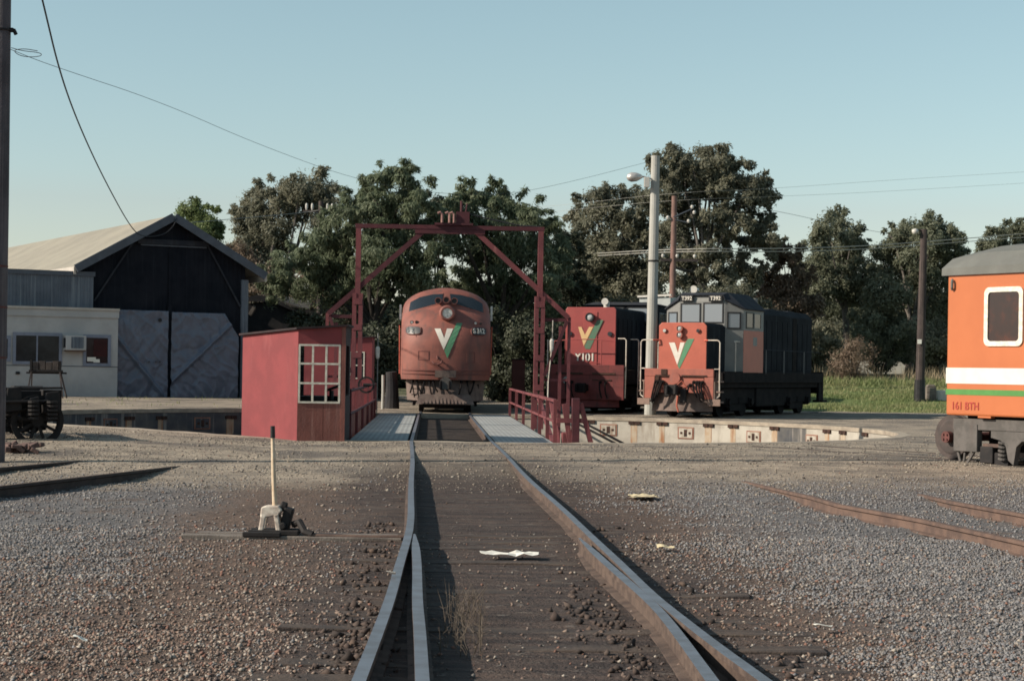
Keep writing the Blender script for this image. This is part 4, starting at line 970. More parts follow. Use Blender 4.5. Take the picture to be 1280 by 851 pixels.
pane(T, (-.78, CF), (-.045, CF), 3.21, 3.90, (0, -1)); pane(T, (.045, CF), (.78, CF), 3.21, 3.92, (0, -1))
dn = Vector((CK - CF, -(CW - CC), 0)).normalized()
cm = lambda u, s: (s * (CC + (CW - CC) * u), CF + (CK - CF) * u)
pane(T, cm(.14, 1), cm(.86, 1), 3.02, 3.60, (dn.x, dn.y)); pane(T, cm(.86, -1), cm(.14, -1), 3.02, 3.60, (-dn.x, dn.y))
for sx in (-1, 1):
    pane(T, (sx * CW, 2.85), (sx * CW, 3.65), 3.05, 3.62, (sx, 0), gm='pane_dark'); pane(T, (sx * CW, 3.72), (sx * CW, 4.52), 3.05, 3.62, (sx, 0), gm='pane_dark', fm='cab_grey')
b = MB(); b.box(CW, CW + .012, 3.65, 4.1, 2.46, 2.76); b.build('number_plate', M['cab_grey'], T)
b = MB(); b.tube([(-.75, 3.6, 4.24), (-.75, 3.6, 4.42)], .03); b.tube([(-.75, 3.9, 4.43), (-.75, 3.65, 4.43), (-.75, 3.45, 4.43)], [.06, .09, .14], 12); b.build('horn', M['insul'], T)
b = MB(); b.tube([(1.0, 5.05, 3.8), (1.0, 5.05, 4.18)], .10, 12); b.tube([(.95, 5.3, 3.75), (.95, 5.3, 3.98)], .06, 10); b.build('exhaust', M['cab_grey'], T)
# long hood with doors, grilles and rounded roof edges
HW, HT = 1.06, 3.86
b = MB(); b.prism([(-HW, 1.52), (-HW, HT - .22), (-HW + .22, HT), (HW - .22, HT), (HW, HT - .22), (HW, 1.52)], 'y', CB + .001, LEN - .55); b.build('hood', M['l_grey'], T, bevel=.03)
for sx in (-1, 1):
    for i in range(11):
        y0 = CB + .12 + i * .655
        if i == 7: continue
        b = MB(); x = sx * (HW + .001); b.box(min(x, x + sx * .018), max(x, x + sx * .018), y0, y0 + .60, 1.62, 3.42); b.build('hood_door', M['l_grey'], T, bevel=.006)
    x = sx * HW
    b = MB(); b.box(min(x + sx * .002, x + sx * .02), max(x + sx * .002, x + sx * .02), CB + 4.73, CB + 5.24, 1.6, 3.6); b.build('louvre', M['under'], T)
b = MB()
for y in (5.6, 7.0, 8.5, 11.0): b.box(-.45, .45, y, y + .8, HT + .001, HT + .07)
b.tube([(0, 8.05, HT), (0, 8.05, HT + .22)], .14, 12); b.build('roof_hatch', M['l_roof'], T, bevel=.01)
b = MB()
for sx in (-1, 1): b.box(sx * 1.385 - .02, sx * 1.385 + .02, .6, LEN - .1, 1.18, 1.56); b.box(sx * 1.30 - .05, sx * 1.30 + .05, LEN - .5, LEN + .15, .45, 1.5); b.box(sx * 1.25 - .2, sx * 1.25 + .2, LEN - .3, LEN + .35, .42, .5)
b.box(-1.36, 1.36, LEN - .1, LEN + .02, .75, 1.6); b.build('sill', M['under'], T)
b = MB(); b.box(-1.22, 1.22, 4.7, 8.2, .32, 1.0); b.build('fuel_tank', M['under'], T, bevel=.05)
bogie(T, 2.9, 2.45, nw=2); bogie(T, 10.0, 2.45, nw=2)

# ------------------------------------------------------------------ hood unit Y101
YTH = R(-18); YP = Vector((2.62, 66.9, 0))
Yl = thing('locomotive', 'red hood-ended diesel locomotive lettered Y101, half in shadow beside the portal', 'locomotive', YP, YTH)
b = MB(); b.box(-1.38, 1.38, .6, 12.2, 1.05, 1.55); b.build('frame', M['under'], Yl)
b = MB(); b.box(-1.40, 1.40, .0, .12, 1.36, 1.72); b.box(-1.40, 1.40, .015, .11, .48, 1.357); b.build('headstock', M['y_red_shade'], Yl, bevel=.012)  # darker red paints shadow on the headstock
b = MB(); b.box(-1.1, -.1, -.012, .0, 1.37, 1.44); b.box(.25, 1.1, -.012, .0, 1.37, 1.44); b.box(.25, .95, -.01, .014, 1.16, 1.2); b.build('headstock_slot', M['pocket'], Yl)
HW2 = .93
b = MB(); b.prism([(-HW2, 1.56), (-HW2, 3.70), (-HW2 + .06, 3.78), (HW2 - .06, 3.78), (HW2, 3.70), (HW2, 1.56)], 'y', .62, 4.85); b.build('hood', M['l_grey'], Yl, bevel=.02)
b = MB(); b.prism([(-HW2 - .003, 1.56), (-HW2 - .003, 3.70), (-HW2 + .06, 3.784), (HW2 - .06, 3.784), (HW2 + .003, 3.70), (HW2 + .003, 1.56)], 'y', .56, .63); b.build('hood_front', M['y_red'], Yl, bevel=.012)
b = MB(); b.box(-.26, .26, .535, .56, 1.62, 3.62); b.build('center_panel', M['y_red'], Yl, bevel=.008)
def px_y(px, py): return ((px - 741.5) / 33.2, 1.5 - unroll(px, py)[1] / 35.2)
fl2 = flat(.535)
conform('emblem_yellow', [px_y(726.5,408), px_y(730.5,408), px_y(735,418), px_y(740,408), px_y(745,408), px_y(733.8,432)], fl2, M['e_yellow'], Yl, .006, 2)
conform('emblem_green', [px_y(745.4,409), px_y(750,399.5), px_y(757.5,399.5), px_y(741.5,436), px_y(736,436), px_y(734.6,432.5)], fl2, M['e_dkgreen'], Yl, .006, 2)
lamp(Yl, .0, .535, 3.42, .15, .12)
for x in (-.76, .73):
    b = MB(); b.tube([(x, .56, 2.83), (x, .50, 2.83)], .085, 14); b.build('marker_light', M['numboard'], Yl)
text('road_number', 'Y101', .37, M['e_white'], Yl, (-.18, .515, 1.98), bold=.03, sx=.95)
b = MB(); b.box(-.62, .35, .525, .534, 1.78, 1.80); b.build('trim', M['y_red'], Yl)
hrail(Yl, [(-1.2, .1, 2.12), (-1.2, .1, 2.55), (-.5, .06, 2.62), (.5, .06, 2.62), (1.0, .08, 2.56)], 'y_red', .018); hrail(Yl, [(-.78, .06, 1.72), (-.78, .06, 2.6)], 'y_red', .018)
hrail(Yl, [(.55, .06, 1.72), (.55, .06, 2.62)], 'y_red', .018)
for x, y in ((1.45, .1), (1.55, 1.5)):
    hrail(Yl, [(x - .3, y, 2.66), (x - .05, y, 2.66), (x, y, 2.60), (x, y, 1.65), (x - .02, y, .55)], r=.022)
hrail(Yl, [(1.45, .1, 1.66), (1.2, .1, 1.66)], r=.02); hrail(Yl, [(-1.45, .1, 2.6), (-1.45, .1, .6)], r=.02)
b = MB(); b.tube([(-.70, -.012, 1.16), (-.70, .0, 1.16)], .14, 16); b.build('white_disc', M['cab_grey'], Yl)
vs = []; fs = []
for i in range(k + 1):
    a = -1 + 2 * i / k; x = a * 1.1; yb = .0 + .3 * abs(a) ** 2
    vs += [(x * .96, yb + .2, .8), (x * 1.06, yb, .22), (x * 1.06, yb + .06, .22), (x * .96, yb + .26, .8)]
for i in range(k):
    for q in range(4): fs.append((4*i+q, 4*i+(q+1)%4, 4*i+4+(q+1)%4, 4*i+4+q))
MB().add(vs, fs).build('cowcatcher', M['y_red_shade'], Yl)
coupler(Yl, .9, .1)
for x in (-.7, -.5, .55, .75): hose(Yl, x, 0, 1.1, .55, .1)
for i in range(6):
    for sx in (-1, 1):
        x = sx * (HW2 + .001); b = MB(); b.box(min(x, x + sx * .018), max(x, x + sx * .018), .9 + i * .65, 1.48 + i * .65, 1.65, 3.4); b.build('hood_door', M['l_grey'], Yl, bevel=.006)
# cab and rear hood
b = MB(); b.box(-1.40, 1.40, 4.86, 7.0, 1.56, 4.02); b.build('cab', M['l_grey'], Yl, bevel=.02)
vs = [(-1.48, 4.76, 4.023), (1.48, 4.76, 4.023), (1.48, 7.1, 4.023), (-1.48, 7.1, 4.023), (-1.0, 4.78, 4.13), (1.0, 4.78, 4.13), (1.0, 7.1, 4.13), (-1.0, 7.1, 4.13)]
b = MB(); b.add(vs, [(0,3,2,1),(4,5,6,7),(0,1,5,4),(1,2,6,5),(2,3,7,6),(3,0,4,7)]); b.build('cab_roof', M['l_roof'], Yl)
for x0, x1 in ((-1.25, -.68), (-.52, .12), (.22, 1.22)): pane(Yl, (x0, 4.86), (x1, 4.86), 3.36, 3.95, (0, -1))
pane(Yl, (1.40, 5.2), (1.40, 5.9), 2.9, 3.75, (1, 0), fm='cab_grey', gm='pane_dark'); pane(Yl, (1.40, 6.0), (1.40, 6.7), 2.9, 3.75, (1, 0), gm='pane_dark')
b = MB(); b.prism([(-HW2, 1.56), (-HW2, 3.6), (-HW2 + .2, 3.78), (HW2 - .2, 3.78), (HW2, 3.6), (HW2, 1.56)], 'y', 7.001, 12.0); b.build('rear_hood', M['l_grey'], Yl, bevel=.02)
b = MB(); b.tube([(.30, 1.6, 3.78), (.30, 1.6, 4.02)], .11, 12); b.tube([(.30, 1.6, 4.0), (.30, 1.35, 4.02)], [.08, .13], 12); b.build('horn', M['insul'], Yl)
bogie(Yl, 3.0, 2.3, nw=2); bogie(Yl, 9.2, 2.3, nw=2)
b = MB(); b.box(-1.2, 1.2, 4.6, 7.5, .3, 1.04); b.build('fuel_tank', M['under'], Yl)

# ------------------------------------------------------------------ orange carriage (side facing us = local -Y, end wall at local x = 0)
KP = at(1183, 462, 33.8); KP.z = 0; KTH = R(-57)
K = thing('carriage', 'orange passenger carriage with white and green bands at the right edge', 'carriage', KP, KTH)
CL = 22.0; Wd = 2.85
def kz(py, px=1190): return 1.5 - unroll(px, py)[1] / 69.5
z_b, z_e, z_r = kz(518.5), kz(339), 3.98
b = MB(); b.box(0, CL, 0, Wd, z_b, z_e); b.build('body', M['c_org'], K, bevel=.035)
prof = [(-.05, z_e - .085), (-.05, z_e + .06), (.22, z_e + .32), (.55, z_e + .44), (1.0, z_e + .50), (Wd / 2, z_e + .52), (Wd - 1.0, z_e + .50), (Wd - .55, z_e + .44), (Wd - .22, z_e + .32), (Wd + .05, z_e + .06), (Wd + .05, z_e - .085)]
vs = [(x, y, z - (.28 * max(0, (z - z_e)) if x < .2 else 0)) for x in (-.10, .75, CL + .1) for y, z in prof]; n_ = len(prof)
fs = [(i * n_ + j, i * n_ + (j + 1) % n_, (i + 1) * n_ + (j + 1) % n_, (i + 1) * n_ + j) for i in range(2) for j in range(n_)] + [tuple(range(n_)), tuple(range(2 * n_, 3 * n_))]
b = MB(); b.add(vs, fs); b.build('roof', M['c_roof'], K)
for nm, mm, p0, p1 in (('white_stripe', 'c_white', 459.5, 479), ('green_stripe', 'c_green', 486, 493)):
    b = MB(); b.box(-.004, CL + .004, -.006, Wd + .006, kz(p1), kz(p0)); b.build(nm, M[mm], K)
def rrect(x0, x1, z0, z1, r, n=6):
    p = []
    for cx_, cz_, a0 in ((x1 - r, z1 - r, 0), (x0 + r, z1 - r, 90), (x0 + r, z0 + r, 180), (x1 - r, z0 + r, 270)):
        for i in range(n + 1): a = R(a0 + 90 * i / n); p.append((cx_ + r * math.cos(a), cz_ + r * math.sin(a)))
    return p
for wx in (.90, 3.0, 5.1):
    z0, z1 = kz(433.5, 1230), kz(362, 1230); x1 = wx + .88
    outer, inner = rrect(wx, x1, z0, z1, .11), rrect(wx + .085, x1 - .085, z0 + .085, z1 - .085, .07); n_ = len(outer)
    b = MB(); vs = [(x, -.004, z) for x, z in outer] + [(x, -.03, z) for x, z in outer] + [(x, -.03, z) for x, z in inner] + [(x, -.006, z) for x, z in inner]
    fs = []
    for i in range(n_):
        j = (i + 1) % n_
        for q in range(3): fs.append((q * n_ + i, q * n_ + j, (q + 1) * n_ + j, (q + 1) * n_ + i))
    b.add(vs, fs); wf = b.build('window', M['white_trim'], K)
    b = MB(); b.add([(x, -.008, z) for x, z in inner], [tuple(range(n_))]); b.build('pane', M['c_pane'], wf)
text('lettering', '161 BTH', .19, M['c_mark'], K, (.47, -.006, kz(507)), bold=.012, sx=.95)
b = MB(); b.tube([(.14, -.03, z_e - .34), (.16, -.06, z_e - .30), (.16, -.06, z_e - .20), (.14, -.03, z_e - .16)], .025, 8); b.build('lamp_bracket', M['c_roof'], K)
b = MB(); b.box(-.10, -.004, .35, 2.5, .9, z_e - .1); b.box(-.25, -.10, 1.0, 1.9, .8, 3.0); b.build('end_gangway', M['c_roof'], K)
b = MB(); b.box(-.045, -.003, .10, .16, z_b, z_e - .1); b.build('end_grab_rail', M['c_redrust'], K)
b = MB(); b.box(.2, CL - .2, .35, Wd - .35, z_b - .28, z_b - .002); b.box(.3, 4.2, .8, Wd - .8, .08, z_b - .281); b.build('underframe', M['under'], K)  # lower box is an added dark backing, standing in for shade underneath
b = MB(); b.box(.75, 1.05, .02, .12, z_b - .03, z_b + .012); b.build('jack_pad', M['c_org'], K)
yA = .34
for yy in (yA, Wd - yA): pass
bg_ = thing('bogie', None, None); bg_.parent = K
wr = .40
for x in (-.38, 2.05):
    for yy, s in ((.60, -1), (Wd - .60, 1)):
        b = MB(); b.tube([(x, yy - .06, wr), (x, yy + .06, wr)], wr, 36); b.tube([(x, yy - s * .085, wr), (x, yy - s * .058, wr)], wr + .028, 36); b.tube([(x, yy + s * .061, wr), (x, yy + s * .075, wr)], [wr * .8, wr * .72], 36); wo = b.build('wheel', M['c_wheel'], bg_)
    b = MB(); b.tube([(x, .40, wr), (x, Wd - .40, wr)], .085, 14); b.build('axle', M['c_redrust'], bg_)
    b = MB(); b.tube([(x, .50, wr), (x, .39, wr)], .105, 16)
    for q in range(4):
        a = q * math.pi / 2 + .78; b.tube([(x + .06 * math.cos(a), .389, wr + .06 * math.sin(a)), (x + .06 * math.cos(a), .365, wr + .06 * math.sin(a))], .02, 6)
    b.build('axle_cap', M['c_redrust'], bg_)
for s, yf in ((-1, .17), (1, Wd - .17)):
    b = MB()
    b.box(.10, .66, yf - .07, yf + .07, .17, .66); b.box(.06, 2.4, yf - .05, yf + .05, .56, z_b - .05)
    b.beam((.15, yf, .18), (.22, yf, -.02), .05, .05); b.beam((.54, yf, .18), (.38, yf, -.04), .05, .05); b.beam((.32, yf, .16), (.30, yf, -.02), .04, .04)
    b.build('axle_guard', M['c_grey'], bg_, bevel=.012)
    b = MB(); b.prism([(.98, .44), (1.2, .40), (1.32, .30), (1.38, .06), (1.50, -.02), (1.56, .30), (1.68, .40), (2.3, .42), (2.3, .558), (.98, .558)], 'y', yf - .06, yf + .06); b.build('bolster_frame', M['c_grey'], bg_)
    b = MB()
    for q in range(5): b.ring((1.22, yf - .02, .06 + q * .07), (.15, 0, 1), .05, .085, .035, 12)
    b.build('spring', M['c_grey'], bg_)
    b = MB(); b.box(.70, 1.0, yf - .04, yf + .10, -.02, .28); b.box(1.0, 1.32, yf + .0, yf + .1, -.05, .18); b.build('brake_block', M['black_iron'], bg_, bevel=.02)
    b = MB(); b.box(.75, 1.12, yf - .02, yf + .04, .27, .33); b.build('brake_beam', M['rail_rust'], bg_)

# ------------------------------------------------------------------ dismounted bogie with spoked wheels at the left edge
BP = gnd(42, 556, -.05); BTH = R(24)
Bg = thing('wheel_bogie', 'black dismounted bogie with a spoked wheel, standing on the gravel at the left edge', 'bogie', (BP.x, BP.y, -.05), BTH)
def spoked(parent, x, y, r=.46, wdt=.11):
    b = MB(); b.ring((x, y - wdt / 2, r), (0, 1, 0), r - .085, r, wdt, 32); b.ring((x, y - wdt / 2 - .02, r), (0, 1, 0), r - .05, r + .025, .03, 32)
    b.tube([(x, y - .1, r), (x, y + .1, r)], .11, 16); o = b.build('wheel', M['black_iron'], parent)
    for q in range(9):
        a = 2 * math.pi * q / 9 + .2; s = MB(); s.beam((x + .09 * math.cos(a), y, r + .09 * math.sin(a)), (x + (r - .07) * math.cos(a), y, r + (r - .07) * math.sin(a)), .055, .045, up=(0, 1, 0)); s.build('spoke', M['black_iron'], o)
for x in (0, -1.75):
    for y in (-.30, 1.95): spoked(Bg, x, y)
    MB().tube([(x, -.34, .46), (x, 1.99, .46)], .075, 12).build('axle', M['black_iron'], Bg)
for y in (-.08, 1.73):
    b = MB(); b.box(-2.15, .42, y - .06, y + .06, .86, 1.02); b.prism([(-.20, .28), (.20, .28), (.30, .86), (-.32, .86)], 'y', y - .07, y + .07); b.prism([(-1.95, .28), (-1.55, .28), (-1.45, .86), (-2.05, .86)], 'y', y - .07, y + .07)
    b.box(-1.7, -.1, y - .05, y + .05, .24, .33); b.prism([(-1.15, .3), (-.6, .3), (-.7, .88), (-1.05, .88)], 'y', y - .05, y + .05)
    b.build('side_frame', M['black_iron'], Bg, bevel=.015)
    for x in (-.45, -1.3):
        b = MB()
        for q in range(6): b.ring((x, y, .36 + q * .08), (0, 0, 1), .06, .12, .045, 12)
        b.build('spring', M['black_iron'], Bg)
    b = MB()
    for q in range(6): b.box(-1.25 + q * .09, -.5 - q * .09, y - .10, y - .065, .42 + q * .05, .465 + q * .05)
    b.build('leaf_spring', M['black_iron'], Bg)
b = MB(); b.box(-1.1, -.65, -.3, 1.95, .74, 1.0); b.box(.30, .42, -.2, 1.85, .55, .98); b.box(-2.15, -2.03, -.2, 1.85, .62, .98); b.box(-.35, .2, .2, .6, .8, 1.1); b.box(.1, .46, -.28, .05, .45, 1.04); b.build('bolster', M['black_iron'], Bg, bevel=.02)
for (x0, x1, z0, z1, y0) in ((-.98, -.70, .50, .98, -.52), (-.62, -.30, .62, 1.10, -.50), (-.22, .02, .55, .92, -.56), (.08, .40, .60, 1.02, -.50), (-1.2, .46, 1.02, 1.10, -.46), (-.9, .2, .78, .86, -.58), (-1.5, -1.1, .7, .9, -.45)):
    b = MB(); b.prism([(x0, z0), (x1, z0 + .04), (x1 - .03, z1), (x0 + .05, z1 - .03)], 'y', y0, y0 + .12); b.build('bracket', M['black_iron'], Bg, bevel=.015)
for x in (-.82, -.12, .22):
    b = MB()
    for q in range(5): b.ring((x, -.62, .50 + q * .075), (0, 0, 1), .05, .10, .04, 12)
    b.build('spring', M['black_iron'], Bg)
b = MB(); b.tube([(-1.6, -.33, .9), (-1.2, -.4, .62), (-.6, -.38, .55), (0.1, -.36, .8), (.4, -.3, .95)], .03, 6); b.tube([(.4, .2, .8), (.5, .1, .4), (.42, .1, .15)], .035, 6); b.build('brake_rod', M['black_iron'], Bg)

# ------------------------------------------------------------------ hand lever of the points
LP = gnd(341, 671, -.14); LP.z = -.075
Lv = thing('points_lever', 'tall hand points lever with black grip on a white stand in the gravel', 'lever', LP)
b = MB(); b.tube([(0.02, 0, .16), (.0, 0, .50), (-.015, 0, .885)], [.026, .022, .019], 10); b.build('lever_arm', M['lever_cream'], Lv)
b = MB(); b.tube([(-.0152, 0, .886), (-.018, 0, 1.0)], [.024, .022], 10); b.build('grip', M['black'], Lv)
b = MB()
b.prism([(-.115, .13), (-.105, .225), (-.06, .24), (.06, .24), (.095, .2), (.06, .15), (-.04, .13)], 'y', -.09, .09)
for sy in (-.10, .075):
    b.prism([(-.13, 0), (-.08, .0), (-.055, .14), (-.105, .16)], 'y', sy, sy + .03); b.prism([(.04, 0), (.09, 0), (.06, .17), (.015, .15)], 'y', sy, sy + .03)
b.build('stand', M['lever_base'], Lv, bevel=.012)
b = MB(); b.cbox((.13, .02, .11), (.09, .16, .22), rot=Matrix.Rotation(.25, 3, 'Y')); b.tube([(.10, -.1, .05), (.10, .1, .05)], .04); b.tube([(.07, .0, .24), (.13, 0, .22)], .05); b.build('counterweight', M['black_iron'], Lv, bevel=.015)
b = MB(); b.box(-.22, .26, -.16, -.06, -.035, .012); b.box(-.22, .26, .05, .15, -.03, .012); b.box(-.26, .10, -.24, -.17, -.045, .0); b.build('base_plate', M['black_iron'], Lv, bevel=.008)
b = MB(); b.tube([(.20, .0, .06), (.26, -.06, .09), (.32, -.13, .0), (.40, -.16, -.02)], .035, 8); b.build('crank', M['black_iron'], Lv)
b = MB(); b.tube([(.36, -.16, -.03), (.95, -.17, -.035), (1.28, -.17, -.03)], .020, 8); b.build('point_rod', M['rail_rust'], Lv)
for dy, x0, x1, nm in ((-.13, -.85, 1.25, 'front'), (.16, -.75, 1.2, 'rear')):
    b = MB(); b.box(x0, x1, dy - .09, dy + .09, -.14, -.045 + .008); b.build('bearer', M['timber_grey'], Lv, bevel=.01)
# ------------------------------------------------------------------ engine shed, its lean-to and the white office
SO, STH = Vector((-14.75, 81.8, 0)), R(29)
def onface(px, py, yoff=0.0):
    """(x, z) on the shed's front plane (local y = yoff) for a surveyed pixel"""
    c, s = math.cos(STH), math.sin(STH); ox, oy = SO.x - s * yoff, SO.y + c * yoff
    u, v = unroll(px, py); x = 0; k = u / F
    for _ in range(4):
        x = (k * oy - ox) / (c - k * s); Yw = oy + x * s
    return x, CH - v * Yw / F
Sh = thing('engine_shed', 'large gabled engine shed with pale zinc roof and dark open gable front', 'shed', SO, STH)
xa, za = onface(220, 269, -.5); xl, zl = onface(96, 333, -.5); xr, zr = onface(332, 342, -.5)
hw = (xr - xl) / 2; xm = (xl + xr) / 2; xa = xm; ze = (zl + zr) / 2; LN = 34
wl, wr_ = xm - hw + .55, xm + hw - .75
sl_ = (za - ze) / hw
b = MB(); b.prism([(wl, 0), (wr_, 0), (wr_, ze - .15 + sl_ * .72), (xa, za - .22), (wl, ze - .15 + sl_ * .5)], 'y', .02, .14); b.build('gable_wall', M['corr_dark'], Sh)
for x0, x1 in ((wl, wl + .12), (wr_ - .12, wr_)):
    b = MB(); b.box(x0, x1, .145, LN, 0, ze + .1); b.build('side_wall', M['corr_grey'], Sh)
b = MB(); b.box(wl, wr_, LN, LN + .1, 0, ze); b.build('rear_wall', M['corr_grey'], Sh)
for sx in (-1, 1):
    b = MB(); e = xm + sx * hw
    vs = [(xa, -.45, za), (e, -.45, ze), (e, LN + .4, ze), (xa, LN + .4, za)]
    vs += [(x, y, z - .07) for x, y, z in vs]
    b.add(vs, [(0,1,2,3),(7,6,5,4),(0,4,5,1),(1,5,6,2),(2,6,7,3),(3,7,4,0)]); b.build('roof', M['corr_roof'], Sh)
    b = MB(); b.beam((xa + sx * .02, -.49, za - .08), (e + sx * .03, -.49, ze - .10), .07, .34); b.build('barge_board', M['fascia'], Sh)
    b = MB(); b.box(min(e, e + sx * .10), max(e, e + sx * .10), -.42, LN, ze - .34, ze - .02); b.build('gutter', M['gutter'], Sh)
for p0, p1 in (((166,304),(118,376)), ((259,305),(301,384))):
    a, c = onface(*p0, -.1), onface(*p1, -.1); b = MB(); b.beam((a[0], -.06, a[1]), (c[0], -.06, c[1]), .07, .07); b.build('brace', M['l_roof'], Sh)
a, c = onface(172, 298), onface(258, 298); b = MB(); b.box(a[0], c[0], -.10, .015, a[1] - .22, a[1]); b.build('tie_beam', M['l_roof'], Sh)
a, c = onface(176, 305), onface(258, 305); b = MB(); b.box(a[0], c[0], -.05, .015, a[1] - .06, a[1]); b.build('door_rail', M['fascia'], Sh)
x_, z_ = onface(211.5, 385); b = MB(); b.box(x_ - .09, x_ + .09, -.12, .015, 0, z_ + .1); b.box(x_ - .04, x_ + .04, -.03, .015, z_ + .1, z_ + 2.6); b.build('center_post', M['corr_dark'], Sh)
x_, z_ = onface(305.5, 350); b = MB(); b.box(x_ - .16, x_ + .16, -.10, .015, 0, z_); b.build('corner_post', M['corr_grey'], Sh)
# tarpaulins hung over the doorway
def tarp(px0, px1, pyt, seed, label, torn=0):
    x0, z1 = onface(px0, pyt, -.15); x1, _ = onface(px1, pyt, -.15); nx, nz = 90, 100; vs = []; fs = []
    def g(x, z): return noise.noise((x * 1.1 + seed, z * .9, seed))
    dg = R(40) if seed > 3 else R(-42)
    for j in range(nz + 1):
        for i in range(nx + 1):
            u, t = i / nx, j / nz; x = x0 + (x1 - x0) * u; z = .06 + (z1 - .06) * t
            if torn: 
                lim = 1 - torn * max(0, t - .72) / .28; x = x0 + (x1 - x0) * u * lim
            q = x * math.cos(dg) + z * math.sin(dg)
            y = .12 * abs(g(x, z)) ** .8 + .06 * abs(noise.noise((q * 3 + seed, (x - z) * .4, 2))) + .10 * abs(noise.noise((x * 2.6, z * .35, seed + 9))) * t + .025 * abs(noise.noise((x * 3, z * 3, 1)))
            y += .16 * math.exp(-((x - x0) * .9 - (z1 - z) * .75 + .9) ** 2 * 90) if seed < 3 else .16 * math.exp(-((x1 - x) * .8 - (z1 - z) * .85 + .1) ** 2 * 90)
            y += .035 * (1 - abs(noise.noise((x * 1.1 + seed, z * .8, 31)))) ** 9 + .045 * (1 - abs(noise.noise(((x + z) * 1.6, (x - z) * .7, seed)))) ** 6
            vs.append((x, -.16 - y, z))
    for j in range(nz):
        for i in range(nx): a = j * (nx + 1) + i; fs.append((a, a + 1, a + nx + 2, a + nx + 1))
    o = MB().add(vs, fs).build('tarpaulin', M['tarp'], smooth=True); o.location = SO; o.rotation_euler = (0, 0, STH)
    m_ = o.modifiers.new('thickness', 'SOLIDIFY'); m_.thickness = .008
    tag(o, label, 'tarpaulin', 'tarpaulins hung across the shed doorway'); return o
t1 = tarp(146, 210, 387, 1.7, 'blue-grey tarpaulin with a small row of holes, hung beside the white office')
t2 = tarp(214, 298, 390, 5.3, 'wider blue-grey tarpaulin with a torn top corner, hung nearer the red cabin', .22)
for px in (186, 194.5, 199.5):
    x, z = onface(px, 452, -.3); b = MB(); b.cbox((x, -.315, z), (.11, .02, .10)); b.cbox((x, -.33, z), (.055, .02, .055), 1); b.build('patch', [M['tarp'], M['black']], t1)
x, z = onface(200, 400, -.3); b = MB(); b.tube([(x, -.30, z), (x, -.315, z)], .09, 12); b.build('hole', M['black'], t1)
# lean-to with grey corrugated front above the office
xw, zt_ = onface(117, 340, -.3); xw0, zb_ = onface(-46, 388, -.3)
Ln = thing('lean_to', 'grey corrugated lean-to wall above the white office roof', 'lean-to', SO, STH)
b = MB(); b.box(xw0, xw, -.3, -.2, zb_ - .25, zt_ - .20); b.build('wall', M['corr_grey'], Ln)
b = MB(); b.box(xw0, xw + .06, -.36, -.19, zt_ - .197, zt_); b.build('flashing', M['fascia'], Ln)
b = MB(); b.box(xw0, wl - .02, -.19, 9, zb_ - .25, zt_ - .1); b.build('side_body', M['corr_grey'], Ln)
# white office
YO = -.75
xo1, zo = onface(148, 386, YO); xo0, _ = onface(-46, 388, YO)
An = thing('office_annex', 'low white office building with dark windows in front of the engine shed', 'building', SO, STH)
b = MB(); b.prism([(xo0, YO), (xo1, YO), (xo1, -.02), (wl - .03, -.02), (wl - .03, 8), (xo0, 8)], 'z', 0, zo - .10); b.build('wall', M['annex'], An)
b = MB(); b.prism([(xo0, YO - .12), (xo1 + .03, YO - .12), (xo1 + .03, -.37), (xo0, -.37)], 'z', zo - .097, zo); b.build('roof', M['gutter'], An)
b = MB(); b.box(xo0, xo1 + .02, YO - .06, YO - .003, zo - .40, zo - .10); b.build('fascia', M['annex'], An)
b = MB(); a = onface(120, 458, YO); b.box(xo0, xo1, YO - .012, YO - .002, a[1] - .02, a[1] + .012); b.build('wall_batten', M['fascia'], An)
def owin(px0, py0, px1, py1, mull):
    xA, zA = onface(px0, py0, YO); xB, zB = onface(px1, py1, YO); b = MB(); f = .13
    b.box(xA, xB, YO - .05, YO - .003, zA - f, zA); b.box(xA, xB, YO - .05, YO - .003, zB, zB + f); b.box(xA, xA + f, YO - .05, YO - .003, zB + f, zA - f); b.box(xB - f, xB, YO - .05, YO - .003, zB + f, zA - f)
    for m_ in mull: x = xA + (xB - xA) * m_; b.box(x - .03, x + .03, YO - .045, YO - .003, zB + f, zA - f)
    w_ = b.build('window', M['frame_blue'], An); MB().box(xA + f, xB - f, YO - .018, YO - .004, zB + f, zA - f).build('pane', M['pane_dark'], w_); return w_, xA, xB, zA, zB
owin(16, 415, 77, 456, (.49,)); owin(-14, 419, 13, 452, (.5,))
w_, xA, xB, zA, zB = owin(104, 418, 138, 458, ())
b = MB(); b.box(xA + .18, xA + .55, YO - .021, YO - .0185, zB + .2, zB + .38); b.box(xA + .45, xA + .72, YO - .0235, YO - .0215, zB + .16, zB + .30); b.build('notice_paper', M['paper'], w_)
b = MB(); b.box(xA + .45, xB - .16, YO - .026, YO - .024, zB + .42, zA - .2); b.build('curtain', mat('curtain_red', (.05, .012, .012), (.035, .01, .01), 4, .8), w_)
x, z = onface(22, 466, YO); b = MB(); b.tube([(x - .08, YO - .02, z), (x + .08, YO - .02, z)], .06, 10); b.build('vent', M['black'], An)
xA, zA = onface(79, 419, YO); xB, zB = onface(104, 438, YO)
Ac = thing('air_conditioner', 'boxy air conditioner in the office wall between two windows', 'air conditioner', SO, STH)
b = MB(); b.box(xA, xB, YO - .45, YO - .004, zB, zA); b.build('casing', M['annex'], Ac, bevel=.02)
b = MB(); b.box(xA + .22, xB - .12, YO - .462, YO - .452, zB + .08, zA - .07); b.build('grille', M['corr_grey'], Ac)
b = MB(); b.box(xA - .012, xA - .002, YO - .4, YO - .1, zB + .10, zA - .10); b.build('side_louvre', M['black'], Ac)
